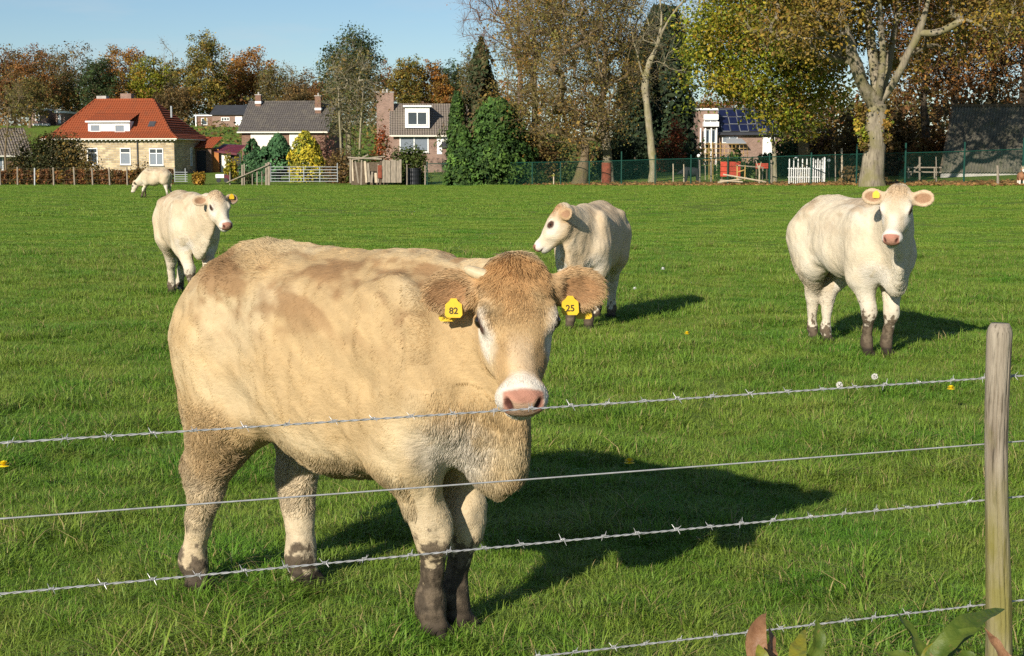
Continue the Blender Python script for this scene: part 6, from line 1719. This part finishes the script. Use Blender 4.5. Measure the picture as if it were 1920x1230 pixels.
con(856, 104.5, 172, 46, THUJA, 'narrow bright green conifer at the left flank of the pointed conifer', 144, 4200, .16, lambda t: np.clip(1.03 - t, 0, 1) ** .5, 60)
con(929, 102, 186, 118, THUJA, 'broad bright green conifer in front of the bare tree', 145, 15000, .18, lambda t: np.clip(1.02 - t, 0, 1) ** .42 * np.minimum(1, .8 + t), 120, rough=.26)
con(868, 101.8, 238, 66, THUJA, 'lower bright green conifer in front of the narrow one', 146, 6000, .17, lambda t: np.clip(1.03 - t, 0, 1) ** .6, 70, rough=.26)
for (u, D, w, vt, pal, lab, sd, nl) in ((1003, 104, 4.0, 215, BROWN, 'brownish shrub right of the broad green conifer', 151, 4200), (1042, 106, 4.0, 225, DKGREEN, 'dark green shrub left of the brown tree trunk', 152, 3200), (948, 103.5, 4.6, 128, BROWNOL, 'brown leaved shrub showing above the broad green conifer', 153, 8000), (1070, 102, 2.2, 296, IVY, 'low ivy at the foot of the brown tree', 154, 1200), (1262, 116, 2.9, 215, [(.20, .055, .02, 3), (.13, .05, .02, 2), (.09, .07, .02, 1)], 'dark red shrub in front of the huge cypress', 155, 2600), (1290, 118, 1.9, 255, DKGREEN, 'dark green shrub at the right foot of the huge cypress', 156, 1400), (1165, 104, 4.6, 225, CYPRESS, 'dark evergreen shrub between the two brown trunks', 157, 3600)):
    b = standing(u, D); shrub('shrub', lab, b, w, Zp(u, vt, D) - b[2], pal, sd, nl, .16, depth=2.6, lobes=34)

# ---- left gardens
con(575, 112, 247, 80, GOLDEN, 'bright golden yellow conifer behind the wide field gate', 161, 5200, .16, lambda t: np.minimum(1, .8 + t) * np.clip(1.03 - t, 0, 1) ** .55, 60)
con(474, 113, 262, 56, BLUEGR, 'blue green conifer left of the pair beside the golden conifer', 162, 3600, .16, lambda t: np.minimum(1, .7 + 1.2 * t) * np.clip(1.03 - t, 0, 1) ** .6, 50)
con(522, 113.5, 252, 88, BLUEGR, 'blue green conifer touching the golden conifer', 163, 5200, .16, lambda t: np.minimum(1, .75 + t) * np.clip(1.03 - t, 0, 1) ** .6, 60)
con(497, 112.5, 276, 50, BLUEGR, 'small blue green conifer low between the two larger ones', 164, 2600, .15, lambda t: np.clip(1.03 - t, 0, 1) ** .6, 40)
for (u, D, w, vt, pal, lab, sd, nl, lf) in ((433, 114, 1.5, 276, [(.33, .27, .025, 3), (.20, .20, .03, 2), (.28, .16, .03, 1)], 'yellow green shrub right of the red roofed house', 171, 1300, .14), (768, 107, 3.5, 264, IVY, 'dark green ivy covered bush above the water butt', 172, 5000, .13), (712, 116, 2.4, 226, REDS, 'red orange autumn shrub beside the broad chimney', 173, 2600, .14), (116, 112, 9.2, 232, [(.085, .080, .022, 3), (.055, .060, .020, 2), (.15, .10, .025, 2), (.045, .05, .02, 2)], 'wide olive green hawthorn in front of the red roofed house', 174, 15000, .13), (266, 118, 1.7, 278, BROWN, 'thin leafless looking shrub under the double window of the stone house', 175, 420, .10), (640, 110, 3.0, 268, BROWN, 'brown undergrowth at the foot of the tall multi-stemmed tree', 176, 2200, .14), (372, 106.5, 1.4, 316, [(.35, .22, .025, 3), (.27, .15, .025, 2)], 'golden hedge block behind the short gate', 177, 1300, .12), (690, 108, 3.2, 272, IVY, 'dark green creeper growing over the plank shed', 178, 2400, .13), (610, 128, 2.6, 240, [(.17, .08, .06, 3), (.12, .07, .05, 2)], 'purplish brown shrub right of the golden conifer', 179, 2000, .14), (460, 108, 1.6, 316, DKGREEN, 'low dark shrub behind the wooden stakes', 180, 900, .12), (1012, 100, 1.6, 318, IVY, 'low leafy plant by the green fence left of the pale stake', 181, 700, .12)):
    b = standing(u, D); shrub('shrub', lab, b, w, Zp(u, vt, D) - b[2], pal, sd, nl, lf, depth=min(w, 2.4), lobes=30)
# beech hedge along the left fence
def hedge():
    rs = np.random.default_rng(5); D = 107.0; a, c = standing(-40, D), standing(325, D); n = 9000
    root = empty('beech_hedge', a, 'low clipped brown beech hedge running below the stone house', 'hedge')
    t = rs.uniform(0, 1, n); P = a + (c - a) * t[:, None]; h = 1.02 + .06 * np.sin(t * 40); P[:, 1] += rs.uniform(-.3, .3, n); P[:, 2] += rs.uniform(0.02, 1, n) ** .8 * h
    k = (t * 60).astype(int); N = rs.normal(0, .7, (n, 3)) + np.array([0, -.5, .4]); col = pick_cols(rs, 61, k, HEDGEB, .25, .22)
    link('foliage', mesh_leaves(P, N, .13, col, 1.4, rs, 'foliage'), root)
    m = MB()
    for q in range(70): x = a + (c - a) * rs.uniform(); m.tube([x, x + [rs.normal(0, .1), 0, .85]], [.02, .01], 4)
    m.build('stem', BARKB, root)
hedge()
b = standing(12, 110); tp = [b - [0, 0, .1], at(10, 280, 110), at(14, 240, 110), at(18, 200, 110)]
tree('bare_tree', 'thin bare tree with yellowish stems at the left edge of the garden', b, tp, at(22, 215, 110), (1.7, 1.6, 3.0), 90, 420, .11, GOLDOL, 181, r_trunk=.085, r_tip=.010, clump=.14, twigs=6, twig_len=.7, bark_m=BARKB, shell=.4)
# tall multi-stemmed tree
b = standing(655, 139)
tp = [b - [0, 0, .1], at(655, 270, 139), at(655, 230, 139), at(656, 190, 139)]
tree('poplar_tree', 'tall multi-stemmed tree with a dark green leafy top between the two brick houses', b, tp, at(660, 185, 139), (2.2, 1.9, 5.2), 190, 6500, .13, [(.05, .075, .022, 3), (.09, .10, .03, 2), (.15, .11, .035, 2)], 182, r_trunk=.22, r_tip=.018, clump=.20, twigs=4, twig_len=.9, bark_m=BARKP, shell=.4, shape=lambda p: np.abs(p[:, 0]) < 1)
b = standing(652, 143); tp = [b - [0, 0, .1], at(652, 200, 143), at(654, 150, 143), at(656, 110, 143)]
tree('poplar_tree', 'dense dark green tree top rising behind the multi-stemmed tree', b, tp, at(657, 135, 143), (2.4, 2.1, 3.3), 150, 11000, .15, DKGREEN, 183, r_trunk=.20, clump=.30, twigs=3, bark_m=BARKD, shell=.3)
for (u, dx, lab, sd) in ((640, -6, 'slim pale stem leaning left beside the tall multi-stemmed tree', 184), (672, 10, 'slim pale stem leaning right beside the tall multi-stemmed tree', 185)):
    b = standing(u, 119); tp = [b - [0, 0, .1], at(u + dx * .3, 260, 119), at(u + dx * .6, 210, 119), at(u + dx, 150, 119)]
    tree('sapling', lab, b, tp, at(u + dx * 1.3, 170, 119), (1.1, 1.0, 3.0), 50, 600, .14, OLIVE, sd, r_trunk=.10, r_tip=.014, clump=.25, twigs=5, twig_len=.8, bark_m=BARKP, shell=.3)
# pale dead trunk by the solar house
b = standing(1453, 86); tp = [b - [0, 0, .1], at(1452, 290, 86), at(1449, 262, 86), at(1446, 238, 86)]
m = MB(); m.tube(tp, [.14, .12, .10, .08], 8); o = m.build('birch_trunk', BARKP); tag(o, 'pale leaning bare trunk in front of the solar panel house', 'tree trunk')

# ---- the wood on the hill
WOOD = [(-12, 96, 92, RUSTY, 2600, 'rust brown tree at the far left end of the wood'), (32, 100, 78, BROWN, 1900, 'brown tree second from the left end of the wood'), (68, 96, 70, RUSTY, 1700, 'reddish brown thin tree third from the left in the wood'), (108, 92, 84, OLIVE, 2300, 'olive brown tree with a rusty cap in the wood left of the red roof'), (150, 90, 80, BROWN, 900, 'greyish half bare tree above the left slope of the red roof'), (188, 106, 58, DKGREEN, 1800, 'dark olive tree left of the first orange tree'), (236, 90, 88, ORANGE, 3400, 'broad orange tree straight above the red roof'), (286, 106, 72, YGREEN, 2600, 'yellow green tree right of the broad orange tree'), (312, 76, 34, BROWN, 60, 'small grey bare treetop sticking up above the wood'), (338, 112, 66, GOLDOL, 2500, 'olive gold tree left of the tallest tree of the wood'), (394, 72, 74, GOLDOL, 3300, 'tallest gold green tree of the wood, with a ragged top'), (437, 108, 54, ORANGE, 1900, 'brownish orange tree right of the tallest tree'), (476, 98, 76, ORANGE, 3300, 'round orange tree above the dark grey roof'), (512, 118, 52, OLIVE, 900, 'thin olive tree right of the round orange tree'), (545, 118, 52, OLIVE, 420, 'half bare tree with a pale stem above the dark grey roof'), (578, 140, 48, BROWN, 900, 'low brown tree above the right end of the dark grey roof'), (606, 152, 46, RUSTY, 1100, 'low rusty tree left of the tall dark green tree top'), (722, 128, 40, RUSTY, 1100, 'rusty tree behind the broad chimney'), (768, 108, 54, GOLDOL, 2600, 'gold olive tree with several tops above the dormer house'), (817, 121, 46, ORANGE, 2300, 'golden orange tree above the right part of the dormer house'), (850, 120, 46, DKGREEN, 1900, 'dark green tree left of the pointed conifer'), (884, 92, 40, OLIVE, 700, 'thin brownish tree behind the pointed conifer'), (1325, 178, 60, RUSTY, 1500, 'brownish low tree behind the solar panel house'), (1380, 150, 60, RUSTY, 1300, 'brown tree behind the roof with solar panels'), (60, 150, 70, OLIVE, 1300, 'small olive tree in front of the wood, left of the red roof'), (130, 140, 60, OLIVE, 1200, 'small grey green tree with a pale stem left of the red roof'), (330, 165, 66, BROWN, 1500, 'small brown tree behind the right end of the red roof'), (560, 165, 60, BROWN, 1200, 'small brown tree just above the dark grey roof')]
for i, (u, vt, wpx, pal, nl, lab) in enumerate(WOOD):
    D = 213.0 + 9 * math.sin(i * 2.3) - (10 if i >= 24 else 0)
    if u > 1300: D = 165.0
    b = standing(u, D); h = Zp(u, vt, D) - b[2]; w = wpx * D / F
    cz = b[2] + h * .58
    tp = [b - [0, 0, .2], b + [0, 0, h * .2], b + [.1, 0, h * .38], b + [-.1, 0, h * .55], b + [0, 0, h * .70]]
    tree('wood_tree', lab, b, tp, (b[0], b[1], cz), (w * .56, w * .5, h * .42), 130 if nl > 100 else 60, int(nl * 3.6), .19, pal, 300 + i, r_trunk=.20, r_tip=.016, clump=.20, twigs=3 if nl > 1000 else 7, twig_len=.7, bark_m=BARKG if nl < 1000 else BARKB, shell=.3, group='trees of the wood on the hill')
def undergrowth():
    rs = np.random.default_rng(9); n = 26000; u = rs.uniform(-80, 1350, n); D = rs.uniform(206, 238, n)
    n2 = 17000; u = np.concatenate([u, rs.uniform(1462, 2050, n2)]); D = np.concatenate([D, rs.uniform(102, 128, n2)]); n += n2
    x = (u - CX) / F * D; z = gz(x, D); top = np.where(D > 200, (3.2 + 2.5 * fbm2(x, D, .12, 4)) * (1 + (D - 206) / 34), 2.6 + 5.2 * fbm2(x, D, .22, 8) - 1.2 * (u < 1480))
    P = np.stack([x, D, z + rs.uniform(0, 1, n) ** .8 * top], 1); k = (np.clip((u + 80) / 2130, 0, .999) * 220).astype(int)
    col = pick_cols(rs, 221, k, OLIVE + BROWN + RUSTY, .25, .25); N = rs.normal(0, .6, (n, 3)) + np.array([0, -.4, .5])
    o = link('woodland', mesh_leaves(P, N, np.where(D > 200, .36, .27), col, 1.4, rs, 'woodland')); tag(o, 'mass of brown and olive woodland filling the hillside behind the houses', 'woodland', kind='stuff')
undergrowth()
def garden_scrub():
    rs = np.random.default_rng(19); n = 6500; u = rs.uniform(330, 1330, n); D = rs.uniform(122, 175, n) + np.where(u > 900, 0, 36)
    x = (u - CX) / F * D; z = gz(x, D); P = np.stack([x, D, z + rs.uniform(0, 1, n) ** 1.3 * (1.1 + 2.4 * fbm2(x, D, .15, 4) * (u > 620))], 1)
    col = pick_cols(rs, 60, rs.integers(0, 60, n), OLIVE + DKGREEN + BROWN, .25, .2); N = rs.normal(0, .6, (n, 3)) + np.array([0, -.3, .6])
    o = link('garden_scrub', mesh_leaves(P, N, .34, col, 1.4, rs, 'garden_scrub')); tag(o, 'low scrub and weeds on the slope among the houses', 'scrub', kind='stuff')
garden_scrub()
def leaf_litter():
    rs = np.random.default_rng(29); n = 9000; u = rs.uniform(980, 1960, n); D = fence_dist(u) + rs.normal(0.6, 1.7, n)
    k = rs.uniform(0, 1, n) < np.clip((u - 960) / 330, .15, 1); u, D = u[k], D[k]; n = len(u)
    x = (u - CX) / F * D; P = np.stack([x, D, gz(x, D) + .03 + rs.uniform(0, .04, n)], 1); col = pick_cols(rs, 40, rs.integers(0, 40, n), [(.30, .17, .06, 3), (.22, .11, .04, 2), (.36, .24, .09, 1)], .2, .1)
    o = link('fallen_leaves', mesh_leaves(P, rs.normal(0, .35, (n, 3)) + np.array([0, -.2, 1]), .13, col, 1.3, rs, 'fallen_leaves')); tag(o, 'strip of fallen brown leaves along the green fence', 'leaves', kind='stuff')
leaf_litter()
